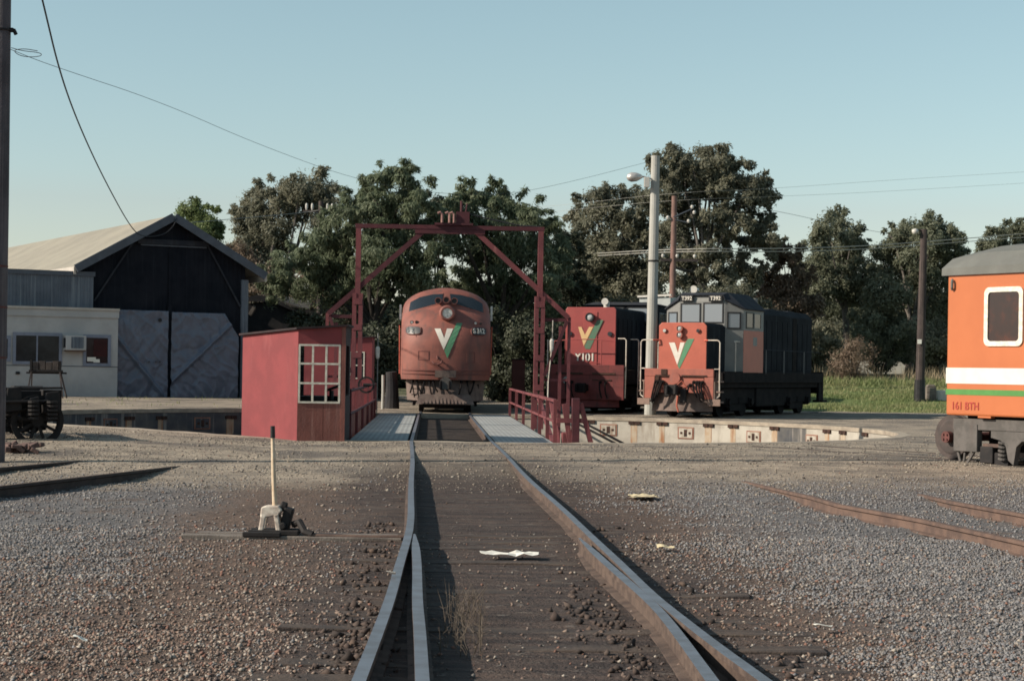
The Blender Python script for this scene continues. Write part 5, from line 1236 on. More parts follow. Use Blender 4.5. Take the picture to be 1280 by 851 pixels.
b = MB(); b.box(xA + .05, xB, YO - .40, YO - .004, zB - .05, zB - .004); b.build('bracket', M['rail_rust'], Ac)
# rack standing in front of the office
rp_ = at(57, 492, 74.0)
Rk = thing('tool_rack', 'small dark rack of boxes on splayed legs behind the wheel bogie', 'rack', (rp_.x, 74, .1), R(8))
b = MB(); b.box(-.64, .64, -.18, .18, 1.02, 1.10); b.box(-.60, -.52, -.2, .2, 1.10, 1.5); b.box(.52, .58, -.16, .16, 1.10, 1.46); b.box(-.75, .8, -.05, .05, .95, 1.02); b.build('tray', M['black_iron'], Rk)
for i in range(4): b = MB(); b.box(-.50 + i * .255, -.27 + i * .255, -.16, .16, 1.103, 1.42 + .03 * (i % 2)); b.build('box', M['dark_timber'], Rk, bevel=.01)
for x, s in ((-.55, -1), (.55, 1)):
    for y in (-.16, .16): b = MB(); b.beam((x, y, 1.02), (x + s * .14 + (.1 if y > 0 else 0), y * 1.8, 0), .05, .05); b.build('leg', M['pole_timber'], Rk)

# ------------------------------------------------------------------ derelict dark shed, hopper, cabinet, stump and posts
dp = at(356, 462, 93.0); dS = 93.0 / F
De = thing('derelict_shed', 'collapsing black shed with sagging roof sheets behind the red cabin', 'shed', (dp.x, 93, 0), R(6))
def dpx(px, py): u, v = unroll(px, py); return (u * dS - dp.x, CH - v * dS)
b = MB(); b.prism([dpx(308,520), dpx(400,520), dpx(399,396), dpx(380,391), dpx(352,381), dpx(338,376), dpx(308,380)], 'y', 0, 5); b.build('wall', M['derelict'], De)
b = MB(); b.prism([dpx(305,372), dpx(322,369), dpx(342,371), dpx(364,382), dpx(402,392), dpx(401,396), dpx(362,387), dpx(340,377), dpx(306,377)], 'y', -.3, -.02); b.build('roof', M['derelict'], De)
b = MB(); p = [dpx(345,372), dpx(360,369), dpx(388,377), dpx(387,386), dpx(364,382)]
b.add([(x, yy, z) for (x, z), yy in zip(p, (-.3, 1.6, 1.6, -.3, -.35))] + [(x, yy, z - .08) for (x, z), yy in zip(p, (-.3, 1.6, 1.6, -.3, -.35))], [(0,1,2,3,4), (9,8,7,6,5)] + [(i, (i+1)%5, (i+1)%5+5, i+5) for i in range(5)]); b.build('fallen_roof_sheet', M['derelict_roof'], De)
b = MB(); a = dpx(387, 396); c = dpx(396, 399); b.cbox(((a[0] + c[0]) / 2, -.3, (a[1] + c[1]) / 2), (.38, .3, .05), rot=Matrix.Rotation(.3, 3, 'Y')); b.build('loose_sheet', M['derelict_roof'], De)
b = MB(); a = dpx(343, 374); b.beam((a[0], -.1, a[1] - .2), (a[0] + .05, -.1, a[1] + .45), .07, .07); b.beam((a[0] - .2, -.1, a[1] + .1), (a[0] + .35, -.1, a[1] + .22), .08, .08); b.build('broken_post', M['derelict'], De)
a = dpx(318, 388); b = MB(); b.cbox((a[0] - .1, -.08, a[1]), (.16, .1, .55), rot=Matrix.Rotation(.5, 3, 'Y')); b.build('pale_board', M['timber_grey'], De)
hp = at(826, 462, 82.0)
Ho = thing('sand_hopper', 'pale grey box hopper between the two hood locomotives', 'hopper', (hp.x, 82, 0), R(-30))
b = MB(); b.box(-.75, .75, -.7, .7, 2.7, 4.72); b.build('bin', M['hopper'], Ho, bevel=.02)
vs = [(-.75,-.7,2.69),(.75,-.7,2.69),(.75,.7,2.69),(-.75,.7,2.69),(-.2,-.2,2.0),(.2,-.2,2.0),(.2,.2,2.0),(-.2,.2,2.0)]
b = MB(); b.add(vs, [(0,1,2,3),(7,6,5,4),(0,4,5,1),(1,5,6,2),(2,6,7,3),(3,7,4,0)]); b.build('chute', M['hopper'], Ho)
for x in (-.7, .7):
    for y in (-.65, .65): MB().box(x - .05, x + .05, y - .05, y + .05, 0, 2.69).build('leg', M['l_grey'], Ho)
b = MB(); b.beam((-.8, -.75, 4.76), (.8, -.75, 4.82), .1, .08); b.build('rim', M['insul'], Ho)
cp = at(648, 462, 71.0)
Cb = thing('cabinet', 'tall red-brown cabinet in the shade between the nose locomotive and the portal', 'cabinet', (cp.x, 71, 0))
b = MB(); b.box(-.25, .25, -.2, .2, .05, 1.88); b.build('case', M['brown_box'], Cb, bevel=.01)
b = MB(); b.box(-.21, .21, -.215, -.203, .12, 1.80); b.build('door', M['brown_box'], Cb, bevel=.005)
b = MB(); b.box(-.28, .28, -.23, .23, 1.883, 1.92); b.build('top', M['hut_dark_shade'], Cb)
def post(px, Yp, r, h, m, label):
    p = at(px, 462, Yp); b = MB(); b.tube([(0, 0, -.1), (0.01, 0, h * .5), (.0, 0, h)], [r, r * .95, r * .9], 10); o = b.build('post', m, bevel=0); o.location = (p.x, Yp, gz(p.x, Yp, False)); tag(o, label, 'post'); return o
post(479, 68.5, .06, 1.25, M['pole_conc'], 'pale round post standing beside the dark tree stump')
post(470.5, 67.5, .05, .85, M['c_redrust'], 'short reddish pipe post next to the far red cabin')
p = at(490, 462, 70); b = MB(); b.tube([(0,0,-.1),(.02,0,.5),(0,.02,1.0),(-.03,0,1.35)], [.30,.25,.22,.20], 14); o = b.build('tree_stump', M['derelict']); o.location = (p.x, 70, 0); tag(o, 'thick dark tree stump left of the nose locomotive', 'stump')

# ------------------------------------------------------------------ poles and wires
def pole(name, px, Yp, z1, r0, r1, m, label, lean=0):
    p = at(px, 462, Yp); g_ = gz(p.x, Yp, False)
    t = thing(name, label, 'pole', (p.x, Yp, g_)); b = MB()
    b.tube([(0, 0, -.4), (lean * .5, 0, z1 * .5), (lean, 0, z1 - g_)], [r0, (r0 + r1) / 2, r1], 14); b.build('shaft', m, t, smooth=False); return t
pn = thing('timber_pole', 'tall weathered timber pole cut off by the left edge of the picture', 'pole', (-8.21, 29.9, 0))
b = MB(); b.tube([(0, 0, -.3), (.01, 0, 4), (.0, 0, 9.4)], [.165, .155, .14], 16); b.build('shaft', M['pole_grey'], pn)
for z in (1.55, 2.35, 3.0, 6.75):
    b = MB(); b.ring((0, 0, z), (0, 0, 1), .145, .168, .03, 18); b.build('band', M['c_redrust'] if z < 6 else M['black_iron'], pn)
b = MB(); b.box(-.05, .20, -.05, .05, 6.74, 6.80); b.tube([(.2, 0, 6.78), (.24, 0, 6.70)], .03); b.build('bracket', M['black_iron'], pn)
pc = pole('concrete_lamp_pole', 813.5, 66.2, 9.1, .21, .15, M['pole_conc'], 'tall pale concrete lamp pole between the two hood locomotives', .05)
zt = 9.1
b = MB(); b.tube([(-.1, -.1, 8.30), (-.35, -.15, 8.36), (-.5, -.18, 8.36)], .03, 8); b.build('lamp_arm', M['lamp_alu'], pc)
b = MB(); b.tube([(-.42, -.18, 8.36), (-.50, -.18, 8.36), (-.62, -.18, 8.35), (-.80, -.18, 8.34), (-.92, -.18, 8.33), (-.97, -.18, 8.32)], [.05, .10, .155, .17, .12, .03], 14); b.build('lamp_head', M['lamp_alu'], pc, smooth=True)
b = MB(); b.box(-.36, -.16, -.30, -.12, 7.98, 8.34); b.build('control_gear_box', M['insul'], pc, bevel=.015)
b = MB(); b.ring((0.03, 0, 5.4), (0, 0, 1), .17, .20, .05, 16); b.build('band', M['black_iron'], pc)
pt = pole('power_pole', 838.5, 86.0, 9.55, .17, .12, M['pole_redbrown'], 'reddish timber power pole with white insulators behind the concrete pole', .04)
b = MB(); b.box(-.55, 1.15, -.12, -.04, 6.58, 6.70); b.build('crossarm', M['dark_timber'], pt)
b = MB(); b.beam((.0, -.1, 8.6), (.85, -.1, 9.0), .05, .05); b.beam((0, -.1, 8.5), (.75, -.1, 8.35), .04, .04); b.build('bracket', M['fascia'], pt)
for x, z in ((-.25, 8.5), (.85, 9.0), (.7, 8.35), (.95, 8.75), (-.45, 6.75), (.2, 6.75), (1.0, 6.75)): MB().tube([(x, -.1, z), (x, -.1, z + .08), (x, -.1, z + .16)], [.05, .085, .05], 8).build('insulator', M['insul'], pt)
pr = pole('timber_lamp_pole', 1150, 84.0, 8.05, .22, .15, M['pole_timber'], 'dark timber pole with a small white lamp on the grass near the carriage', .08)
b = MB(); b.tube([(0.08, 0, 7.55), (-.12, -.1, 7.62), (-.25, -.1, 7.60)], .03, 8); b.build('lamp_arm', M['black_iron'], pr)
b = MB(); b.tube([(-.20, -.1, 7.62), (-.28, -.1, 7.58), (-.40, -.1, 7.52), (-.44, -.1, 7.48)], [.05, .13, .15, .05], 12); b.build('lamp_head', M['insul'], pr, smooth=True)
b = MB(); b.tube([(0, 0, -.2), (0.0, 0, .95)], [.26, .245], 14); b.build('base_sleeve', M['black'], pr)
b = MB(); b.box(-.18, .0, -.24, -.225, 2.55, 2.75); b.build('tag_plate', M['paper'], pr)
ph = pole('power_pole', 398, 99.0, 10.2, .16, .13, M['pole_timber'], 'distant power pole with white insulators among the trees behind the derelict shed')
b = MB(); b.box(-.95, .95, -.1, .02, 9.6, 9.72); b.build('crossarm', M['dark_timber'], ph)
for x in (-.75, -.45, .35, .6, .85): MB().tube([(x, -.04, 9.72), (x, -.04, 9.85), (x, -.04, 9.98), (x, -.04, 10.08)], [.04, .07, .07, .04], 8).build('insulator', M['insul'], ph)
def wire(label, pts, r, m=None, sm=3):
    o = MB().tube(smooth_line([Vector(p) for p in pts], sm), r, 5).build('wire', m or M['wire']); tag(o, label, 'wire'); return o
wire('thick black cable hanging down from the top of the picture to the shed gable', [at(x, y, d) for x, y, d in ((38,-60,36),(53,0,40),(75,93,46),(100,160,54),(130,224,64),(163,284,75),(178,297,79.2),(205,294,80.6),(217,283,81.0),(221,273,81.3))], .021)
wire('thin wire crossing the sky from the left pole to the concrete pole', [at(x, y, d) for x, y, d in ((13,62,29.8),(60,81,32),(200,127,38),(320,180,45),(450,227,52),(560,244,57),(640,243,60),(720,226,63),(812,202,66))], .005)
wire('loose coil of thin wire at the top of the left pole', [at(x, y, 29.8) for x, y in ((14,60),(28,64),(50,66),(53,70),(40,72),(24,70),(16,63),(30,61),(47,64))], .006)
wire('pale double power line through the trees, upper strand', [at(x, y, d) for x, y, d in ((660,319,110),(730,318,106),(838,311,86),(975,311,90),(1080,308,95),(1210,298,100),(1330,288,104))], .022, M['wire_pale'])
wire('pale double power line through the trees, lower strand', [at(x, y, d) for x, y, d in ((660,323,110),(730,321,106),(838,314,86),(975,315,90),(1080,312,95),(1210,302,100),(1330,293,104))], .020, M['wire_pale'])
wire('thin high power line passing the reddish pole, upper strand', [at(x, y, d) for x, y, d in ((640,262,110),(720,255,100),(838,241,86),(965,236,92),(1100,226,100),(1330,212,110))], .006, M['wire_pale'])
wire('thin high power line passing the reddish pole, lower strand', [at(x, y, d) for x, y, d in ((640,270,110),(720,262,100),(838,250,86),(965,246,92),(1100,240,100),(1330,226,110))], .006, M['wire_pale'])
wire('pale power line between the shed roof and the distant insulators', [at(x, y, d) for x, y, d in ((230,279,92),(300,273,95),(380,266,98.8),(398,263,98.9))], .016, M['wire_pale'])
wire('thin dark wire high on the right above the gum trees', [at(x, y, d) for x, y, d in ((838,243,86),(965,262,95),(1060,284,103),(1160,300,110))], .010)

# ------------------------------------------------------------------ foliage
DM, GR, LS = 4.2, 1.12, .52
def leafmesh(name, C, Rd, dens, L, W, droop, m, parent=None, sub=.36, nsub=1.0, seed=0):
    rng = np.random.default_rng(seed + 11); P = []; N = []
    for c, r in zip(C, Rd):
        r = r * GR; n = int(dens * DM * r[0] * r[2] * math.pi); ns = max(7, int(13 * nsub * r[0] * r[2] ** .5))
        d = rng.normal(size=(ns, 3)); d /= np.linalg.norm(d, axis=1)[:, None]
        sc_ = d * rng.uniform(.45, 1.05, (ns, 1)) * r
        idx = rng.integers(0, ns, n); jit = rng.normal(0, .5, (n, 3)) * (np.minimum(r, 1.6) * sub * rng.uniform(.6, 1.5, (ns, 1))[idx])
        if droop > 1: jit[:, 2] = -np.abs(jit[:, 2]) * 1.6 + .1
        P.append(c + sc_[idx] + jit)
        o = sc_[idx] / r * .8 + jit / (np.minimum(r, 1.6) * sub) * .9; N.append(o)
    P = np.concatenate(P); N = np.concatenate(N); k = P[:, 2] > .05; P, N = P[k], N[k]; n = len(P)
    N = N + rng.normal(0, .55, (n, 3)); N[:, 2] += .15; N /= np.linalg.norm(N, axis=1)[:, None] + 1e-6
    ax = rng.normal(size=(n, 3)); ax[:, 2] -= droop; ax -= (ax * N).sum(1)[:, None] * N; ax /= np.linalg.norm(ax, axis=1)[:, None] + 1e-6
    wv = np.cross(N, ax)
    l = (L * LS * rng.uniform(.5, 1.5, n))[:, None]; wd = (W * (.5 + LS / 2) * rng.uniform(.6, 1.4, n))[:, None]
    V = np.stack([P, P + ax * l * .45 + wv * wd, P + ax * l, P + ax * l * .45 - wv * wd], 1).reshape(-1, 3)
    Fa = np.arange(4 * n).reshape(n, 4)
    return npmesh(name, V, Fa, m, parent)
def tree(name, label, Yd, base, clumps, m, bark, dens=230, L=.34, W=.06, droop=.7, br=.22, depth=1.0, seed=0, limbs=14, group=None, sub=.36, fork=.35):
    rng = random.Random(seed + 5); u, _ = unroll(base[0], 462); bx = u * Yd / F; bz = gz(bx, Yd, False)
    o = thing(name, label, 'tree', (bx, Yd, bz), 0, group); C = []; Rd = []
    for cl in clumps:
        px, py, r = cl[:3]; rz = cl[3] if len(cl) > 3 else r
        dy = rng.uniform(-1, 1) * depth * 2.2; p = at(px, py, Yd + dy) - Vector((bx, Yd, bz)); k = Yd / F
        C.append(np.array(p)); Rd.append(np.array((r * k, r * k * 1.0, rz * k)))
    nc = len(C)
    for q in range(nc):
        for _ in range(3):
            a = rng.uniform(-.3, math.pi + .3); rr = Rd[q][0]; f = rng.uniform(.95, 1.45)
            C.append(C[q] + np.array((math.cos(a) * rr * f, rng.uniform(-.6, .6) * rr, math.sin(a) * rr * f))); Rd.append(Rd[q] * rng.uniform(.22, .42))
    leafmesh('crown', C, Rd, dens, L, W, droop, m, o, seed=seed, sub=sub)
    top = max(c[2] for c in C); fk = Vector((np.mean([c[0] for c in C]) * .25, 0, top * fork)); t = MB()
    ln = smooth_line([Vector((0, 0, -.3)), Vector((fk.x * .3 + .1, .05, fk.z * .5)), fk], 2); t.tube(ln, [br * (1 - .35 * i / (len(ln) - 1)) for i in range(len(ln))], 10)
    for i in sorted(range(nc), key=lambda i: -Rd[i][0])[:limbs]:
        c = Vector(C[i]); 
        if c.z < fk.z * .8: continue
        mid = fk.lerp(c, .5) + Vector((rng.uniform(-.3, .3), rng.uniform(-.3, .3), -.12 * (c - fk).length * rng.uniform(0, 1)))
        ln = smooth_line([fk - Vector((0, 0, rng.uniform(0, .2) * fk.z)), mid, c, c + Vector((rng.uniform(-.4, .4), 0, Rd[i][2] * .5))], 2); r0 = br * rng.uniform(.25, .42)
        t.tube(ln, [r0 * (1 - .82 * j / (len(ln) - 1)) for j in range(len(ln))], 7)
    t.build('trunk', bark, o); return o
def fill(x0, x1, y0, y1, n, r0, r1, seed, skew=0):
    g = random.Random(seed); return [(g.uniform(x0, x1), g.uniform(y0, y1), g.uniform(r0, r1)) for _ in range(n)]
tree('gum_tree', 'dome-topped grey-green gum tree above the derelict shed', 112, (330, 500), [(308,268,15),(322,252,15),(345,240,17),(352,250,18),(375,238,16),(398,237,19),(412,250,15),(385,252,16),(330,275,18),(315,290,18),(345,285,16),(370,272,12),(338,305,18),(310,310,15),(300,318,12),(360,300,14),(405,275,15),(330,330,20)],
     M['lf_gum'], M['bark_pale'], seed=1, br=.3, sub=.4)
tree('gum_tree', 'reddish-brown gum tree behind the right eave of the shed', 108, (300, 500), [(298,312,12),(306,330,15),(290,325,12),(318,350,20),(345,360,22),(300,352,14),(372,365,20),(400,372,18),(430,352,24),(420,375,20),(455,370,22),(465,345,20),(440,395,20)], M['lf_brown'], M['bark_pale'], dens=120, seed=2, br=.18)
tree('small_tree', 'bright green treetop rising behind the shed roof', 122, (248, 500), [(240,268,14),(255,276,15),(232,280,13),(262,290,14),(248,292,18),(270,284,8),(226,268,9),(250,310,22),(255,340,28),(250,380,30)], M['lf_bright'], M['bark_dark'], seed=3, L=.3, br=.2)
tree('peppercorn_tree', 'tall drooping peppercorn tree behind the left column of the portal', 89, (470, 505),
     [(497,222,17),(480,225,15),(512,234,17),(465,240,17),(525,250,18),(500,250,22),(450,256,18),(478,262,22),(535,275,18),(515,280,24),(432,270,16),(455,285,24),(490,292,26),(412,282,15),(425,300,22),(528,305,20),(398,300,16),(470,320,28),(505,325,26),(440,325,26),(405,325,24),(378,318,18),(360,332,18),(385,345,24),(345,342,14),(350,358,18),(420,350,26),(460,355,26),(500,355,24),(525,345,16)],
     M['lf_pepper'], M['bark_dark'], dens=250, L=.42, W=.045, droop=2.2, seed=4, br=.38)
tree('peppercorn_tree', 'broad drooping peppercorn tree behind the right half of the portal', 92, (625, 505),
     [(580,238,12),(590,250,16),(610,246,17),(572,262,16),(560,275,14),(630,258,17),(650,262,16),(670,268,15),(686,278,12),(600,275,22),(635,285,24),(668,292,22),(692,300,14),(575,290,18),(610,308,24),(590,325,22),(645,320,26),(680,325,20),(575,345,18),(700,318,12),(610,350,26),(650,355,28),(690,355,20),(585,372,20),(630,385,26),(670,390,24),(700,385,16)],
     M['lf_pepper'], M['bark_dark'], dens=250, L=.42, W=.045, droop=2.2, seed=5, br=.4)
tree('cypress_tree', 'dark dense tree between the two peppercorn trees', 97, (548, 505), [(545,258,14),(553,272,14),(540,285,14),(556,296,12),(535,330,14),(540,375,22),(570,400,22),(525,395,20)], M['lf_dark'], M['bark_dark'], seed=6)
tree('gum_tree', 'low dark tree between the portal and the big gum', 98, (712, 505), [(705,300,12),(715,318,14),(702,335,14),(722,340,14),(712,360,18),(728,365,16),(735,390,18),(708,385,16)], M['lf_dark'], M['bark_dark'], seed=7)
tree('gum_tree', 'olive gum tree with rounded clumps left of the concrete pole', 104, (790, 505),
     [(739,252,15),(727,270,14),(762,249,15),(792,249,15),(718,296,11),(750,278,20),(777,272,18),(800,280,16),(735,300,16),(768,305,22),(797,310,20),(745,325,22),(783,338,24),(760,352,22),(730,345,14),(810,345,22),(795,365,20),(750,375,16)],
     M['lf_gum'], M['bark_pale'], seed=8, br=.32, sub=.4)
big = tree('gum_tree', 'tallest spreading gum tree with dark clumps behind the concrete pole', 100, (872, 505),
     [(824,205,15),(838,198,13),(850,212,17),(868,200,16),(886,203,17),(902,200,15),(910,214,14),(895,222,18),(870,222,18),(836,228,17),(856,236,18),(884,240,16),(905,236,12),(936,224,14),(950,230,13),(958,246,12),(930,246,18),(912,256,13),(944,256,13),(820,250,15),(840,262,16),(865,262,15),(890,266,14),(958,278,10),(968,297,11),(950,293,15),(930,285,12),(915,280,13),(938,305,14),(960,312,12),(898,290,14),(876,285,12),(850,288,16),(830,292,17),(905,312,14),(885,318,13),(930,325,12),(850,318,16),(826,325,18),(900,340,16),(925,348,18),(860,345,18),(880,358,16),(948,340,10)],
     M['lf_gum'], M['bark_pale'], dens=250, seed=9, br=.34, limbs=15, sub=.36, fork=.5)
tree('gum_tree', 'tall wispy gum tree with a pale trunk behind the dark hood', 108, (1057, 500),
     [(1044,272,11),(1032,286,14),(1052,288,15),(1065,300,14),(1040,304,18),(1022,312,14),(1072,322,17),(1055,325,20),(1030,330,18),(1010,340,16),(1080,345,16),(1045,352,22),(1070,365,22),(1025,360,20),(1008,368,14)],
     M['lf_gumg'], M['bark_pale'], dens=200, seed=10, br=.24, sub=.42, fork=.5)
tree('gum_tree', 'brownish gum tree rising just behind the far end of the dark hood', 103, (985, 500), [(992,318,12),(982,332,15),(1000,345,16),(972,350,15),(985,368,20),(965,375,18),(1005,380,18),(990,400,22),(965,405,20),(1010,408,18)], M['lf_brown'], M['bark_pale'], dens=200, seed=11, br=.2)
tree('gum_tree', 'broad gum tree behind the dark timber lamp pole', 106, (1135, 500),
     [(1118,300,14),(1107,314,14),(1130,294,13),(1150,286,13),(1165,282,12),(1176,290,13),(1140,305,17),(1165,305,18),(1185,302,12),(1198,298,10),(1122,325,18),(1150,328,20),(1178,328,18),(1196,320,12),(1105,340,17),(1135,350,22),(1168,355,22),(1190,352,15),(1110,370,22),(1145,380,24),(1178,385,20),(1098,395,22)],
     M['lf_gumg'], M['bark_pale'], dens=220, seed=12, br=.3, sub=.4)
tree('gum_tree', 'leafy gum treetop showing above the roof of the orange carriage', 118, (1265, 500), [(1248,298,12),(1262,292,13),(1278,290,13),(1295,288,14),(1240,310,12),(1270,310,20),(1295,312,22),(1250,330,22),(1285,345,30),(1245,370,25)], M['lf_gumg'], M['bark_pale'], seed=13)
def shrub(name, label, Yd, clumps, m, dens=230, L=.3, W=.06, droop=.3, seed=0, cat='shrub'):
    u, _ = unroll(clumps[0][0], 462); bx = u * Yd / F; bz = gz(bx, Yd, False); g = random.Random(seed); o = thing(name, label, cat, (bx, Yd, bz)); C = []; Rd = []; k = Yd / F
    for cl in clumps: p = at(cl[0], cl[1], Yd + g.uniform(-1.2, 1.2)) - Vector((bx, Yd, bz)); C.append(np.array(p)); Rd.append(np.array((cl[2] * k,) * 3))
    leafmesh('foliage', C, Rd, dens, L, W, droop, m, o, seed=seed)
    s = MB()
    for c in C[:8]: s.tube([(0, 0, -.2), (c[0] * .5, c[1] * .5, max(.2, c[2] * .55)), tuple(c)], [.06, .04, .015], 5)
    s.build('stem', M['bark_dark'], o); return o
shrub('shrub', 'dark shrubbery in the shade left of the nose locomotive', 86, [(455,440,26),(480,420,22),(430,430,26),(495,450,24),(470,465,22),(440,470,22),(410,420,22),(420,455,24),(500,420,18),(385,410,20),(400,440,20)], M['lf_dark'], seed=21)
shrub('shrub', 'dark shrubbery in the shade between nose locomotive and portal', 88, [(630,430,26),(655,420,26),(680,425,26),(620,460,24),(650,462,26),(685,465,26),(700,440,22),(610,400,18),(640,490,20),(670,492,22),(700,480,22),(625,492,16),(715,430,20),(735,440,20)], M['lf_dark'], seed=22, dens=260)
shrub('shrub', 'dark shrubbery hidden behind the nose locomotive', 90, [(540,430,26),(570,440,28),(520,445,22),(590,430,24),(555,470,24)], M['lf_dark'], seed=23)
shrub('shrub', 'dusty grey-brown scrub behind the two hood locomotives', 96, [(760,400,22),(785,395,20),(740,415,22),(810,392,22),(840,380,22),(870,385,20),(900,380,22),(930,378,18),(765,430,24),(800,425,26),(840,420,26),(880,420,26),(920,415,24),(950,395,18),(950,430,24)], M['lf_gum'], seed=24, dens=200)
shrub('shrub', 'round twiggy brown bush at the top of the grass bank', 94, [(1065,452,20),(1052,448,15),(1078,446,15),(1065,436,15),(1070,468,14),(1054,466,12)], M['lf_brown'], seed=25, dens=150, L=.3, W=.025)
shrub('shrub', 'tangled brown scrub behind the far end of the dark hood', 99, [(1015,430,20),(1035,415,18),(1000,440,18),(1025,455,18),(1040,440,16),(1010,465,14),(980,430,18),(985,455,16)], M['lf_gum'], seed=26, dens=170)
shrub('shrub', 'dark green undergrowth between the brown bush and the timber lamp pole', 104, [(1095,430,22),(1118,425,20),(1100,455,15),(1085,412,20),(1130,415,20),(1135,440,14),(1112,448,10)], M['lf_gumg'], seed=27, dens=170)
shrub('shrub', 'continuous olive scrub beneath the gum trees right of the dark hood', 113, [(1005,395,20),(1030,390,22),(1060,395,22),(1090,392,22),(1120,395,22),(1150,392,22),(1180,395,22),(1205,390,22),(1230,385,24),(1040,425,20),(1075,425,20),(1140,428,20)], M['lf_gumg'], seed=29, dens=170)
shrub('shrub', 'olive undergrowth between the timber lamp pole and the orange carriage', 103, [(1165,425,20),(1185,420,18),(1155,440,18),(1178,450,18),(1198,440,18),(1165,460,14),(1195,462,14),(1210,425,20)], M['lf_gum'], seed=28, dens=190)
# grass bank, dry grass, distant wood
def blades(name, n, xr, yr, h, wd, m, lean, fn=None, seed=0):
    rng = np.random.default_rng(seed); x = rng.uniform(*xr, n); y = rng.uniform(*yr, n)
    if fn is not None: k = np.array([fn(a, b) > rng.random() for a, b in zip(x, y)]); x, y = x[k], y[k]
    n = len(x); z = np.array([gz(a, b, False) for a, b in zip(x, y)]); hh = h * rng.uniform(.4, 1.4, n); a = rng.uniform(0, 2 * np.pi, n); dx, dy = np.cos(a) * wd, np.sin(a) * wd; lx, ly = rng.normal(0, lean, n) * hh, rng.normal(0, lean, n) * hh
    V = np.stack([np.stack([x - dx, y - dy, z - .03], 1), np.stack([x + dx, y + dy, z - .03], 1), np.stack([x + lx, y + ly, z + hh], 1)], 1).reshape(-1, 3)
    o = npmesh(name, V, np.arange(3 * n).reshape(n, 3), m); return tag(o, kind='stuff')
def gfn(x, y): 
    nz = noise.noise((x * .5, y * .5, 0)) + .5 * noise.noise((x * 1.7, y * 1.7, 4)); return smoothstep(-.55, .35, nz) * smoothstep(77.2, 79, y + nz) * smoothstep(8, 10, x)
blades('bank_grass', 60000, (8, 30), (77, 95), .13, .022, M['grass'], .6, gfn, 1)
blades('tall_bank_grass', 14000, (8, 30), (89.5, 95), .30, .03, M['grass'], .5, lambda x, y: smoothstep(-.3, .4, noise.noise((x * .6, y * .6, 7))), 2)
blades('dry_grass', 11000, (8, 34), (95, 98), .75, .022, M['dry'], .25, lambda x, y: .35 + noise.noise((x * .5, y * .5, 3)), 3)
blades('yard_weeds', 2500, (-24, -6), (62, 80), .10, .02, M['grass'], .5, lambda x, y: smoothstep(.1, .5, noise.noise((x * .8, y * .8, 3))), 4)
rng = random.Random(3); C = []; Rd = []
for i in range(150):
    x = rng.uniform(-62, 62); yy = rng.uniform(138, 152); r = rng.uniform(1.6, 3.2); C.append(np.array((x, yy, rng.uniform(.5, 6.5)))); Rd.append(np.array((r, r, r)))
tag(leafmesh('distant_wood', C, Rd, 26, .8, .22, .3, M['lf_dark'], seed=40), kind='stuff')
fh = at(1108, 462, 128); Fh = thing('distant_house', 'pale roofed building glimpsed through the trees beyond the bank', 'house', (fh.x, 128, gz(fh.x, 128, False)), R(12))
b = MB(); b.box(-1.7, 1.7, 0, 4, 0, .55); b.build('wall', M['corr_grey'], Fh)
b = MB(); b.prism([(-.3, .5), (2, 1.35), (4.3, .5), (4.3, .44), (2, 1.27), (-.3, .44)], 'x', -1.9, 1.9); b.build('roof', M['corr_roof'], Fh)
# stone post and pale block at the foot of the bank
p = gnd(1163, 506, 0.35); Yk = 84.6; p = at(1163, 506, Yk)
b = MB(); b.box(-.22, .22, -.2, .2, -.3, .55); b.prism([(-.22, .553), (.22, .553), (.14, .68), (-.14, .68)], 'y', -.18, .18); o = b.build('stone_post', M['timber_grey'], bevel=.03); o.location = (p.x, Yk, gz(p.x, Yk)); tag(o, 'squat grey stone post beside the pale kerb block', 'post')
p = at(1182, 506, Yk); b = MB(); b.box(-.5, 1.2, -.3, .3, -.3, .42); o = b.build('concrete_block', M['kerb'], bevel=.05); o.rotation_euler = (0, 0, R(-38)); o.location = (p.x, Yk, gz(p.x, Yk)); tag(o, 'pale concrete block on the grass left of the carriage', 'block')

# ------------------------------------------------------------------ small things on the ground
rng = random.Random(9)
hp_ = gnd(24, 570, -.1)
b = MB()
for i in range(26): b.cbox((rng.gauss(0, .20), rng.gauss(0, .16), max(.02, .16 - abs(rng.gauss(0, .09)))), (rng.uniform(.08, .20), rng.uniform(.08, .18), rng.uniform(.06, .12)), rot=Matrix.Rotation(rng.uniform(0, 3), 3, 'Z') @ Matrix.Rotation(rng.uniform(-.6, .6), 3, 'X'))
o = b.build('rock_heap', M['rock'], bevel=.015); o.location = (hp_.x, hp_.y - .2, -.05); tag(o, 'low heap of reddish rocks at the foot of the left pole', 'rocks', kind='stuff')
def litter(px, py, w_, h_, m, label, seed):
    p = gnd(px, py, -.12); g = random.Random(seed); n = 7; vs = []; fs = []
    for j in range(n + 1):
        for i in range(n + 1):
            x, y = (i / n - .5) * w_, (j / n - .5) * h_; e = 1 - .35 * noise.noise((x * 9, y * 9, seed))
            vs.append((x * e + .02 * noise.noise((x * 20, y * 20, seed)), y * e, .025 + .03 * noise.noise((x * 12, y * 12, seed + 3))))
    for j in range(n):
        for i in range(n): a = j * (n + 1) + i; fs.append((a, a + 1, a + n + 2, a + n + 1))
    o = MB().add(vs, fs).build('paper_scrap', m, smooth=False); o.location = (p.x, p.y, gz(p.x, p.y) + .03); tag(o, label, 'litter'); m_ = o.modifiers.new('thickness', 'SOLIDIFY'); m_.thickness = .003; return o
litter(640, 695, .46, .22, M['paper'], 'crumpled white paper lying between the rails', 1)
litter(803, 622, .34, .50, M['paper_tan'], 'crumpled yellowish scrap right of the rails', 2)
litter(489, 742, .05, .05, M['paper'], 'tiny white scrap on the left running rail', 3).location.z = .01
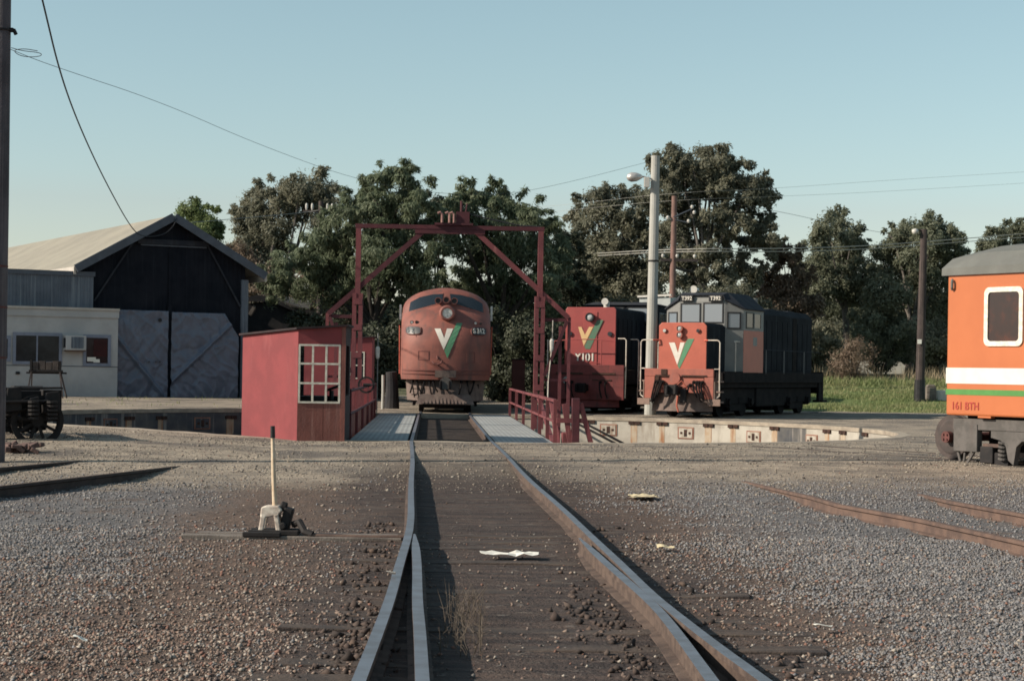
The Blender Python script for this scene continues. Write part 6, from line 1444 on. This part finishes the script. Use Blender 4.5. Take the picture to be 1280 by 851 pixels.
litter(831, 685, .14, .16, M['paper_tan'], 'small tan scrap in the dirt right of the point blades', 4)
litter(1029, 787, .12, .10, M['paper'], 'small white scrap in the ballast near the lower right', 5)
litter(100, 802, .08, .07, M['paper'], 'small pale scrap in the stones near the lower left', 6)
litter(942, 585, .25, .12, M['black'], 'dark lump on the sunlit path right of the turntable', 7)
# dry weed between the point blade and the track centre
wp = gnd(572, 800, -.14); o = thing('dry_weed', 'dry twiggy weed in the shadow beside the left point blade', 'weed', (wp.x, wp.y, -.15)); b = MB(); rng = random.Random(5)
for i in range(85):
    x, y = rng.uniform(-.10, .16), rng.uniform(-.7, 1.5); h = rng.uniform(.08, .30); a = rng.uniform(0, 6.3); l = rng.uniform(.02, .14)
    p0 = Vector((x, y, -.02)); p1 = p0 + Vector((math.cos(a) * l * .4, math.sin(a) * l * .4, h * .6)); p2 = p0 + Vector((math.cos(a) * l, math.sin(a) * l, h)); b.tube([p0, p1, p2], [.003, .0024, .001], 4)
    for q in range(2): d = Vector((rng.uniform(-1, 1), rng.uniform(-1, 1), rng.uniform(.2, 1))).normalized() * rng.uniform(.03, .09); b.tube([p1, p1 + d], [.0018, .0008], 3)
b.build('stalk', M['twig'], o)
# tracks under the standing vehicles
def spur(name_lab, org, th, y0, y1):
    for s, lab in ((-1, 'left'), (1, 'right')):
        c, sn = math.cos(th), math.sin(th); ps = [Vector((org.x + s * .835 * c - y * sn, org.y + s * .835 * sn + y * c, 0.0)) for y in (y0, (y0 + y1) / 2, y1)]
        rail('rail', ps, RS, f'{lab} hand rail of the spur track under {name_lab}', group='rails of the spur tracks')
spur('the rounded-nose locomotive', SP, TTH, -1.9, 18); spur('the orange-nosed locomotive', TP, TTHETA, -1.6, 14); spur('the red Y101 locomotive', YP, YTH, -3.2, 13)
for s, lab in ((.60, 'front'), (Wd - .6, 'rear')):
    c, sn = math.cos(KTH), math.sin(KTH); ps = [Vector((KP.x + x * c - s * sn, KP.y + x * sn + s * c, -.005)) for x in (-6, 5, 16)]
    rail('rail', ps, [M['rail_dark'], M['rail_side']], f'{lab} rail of the spur track under the orange carriage', group='rails of the spur tracks')
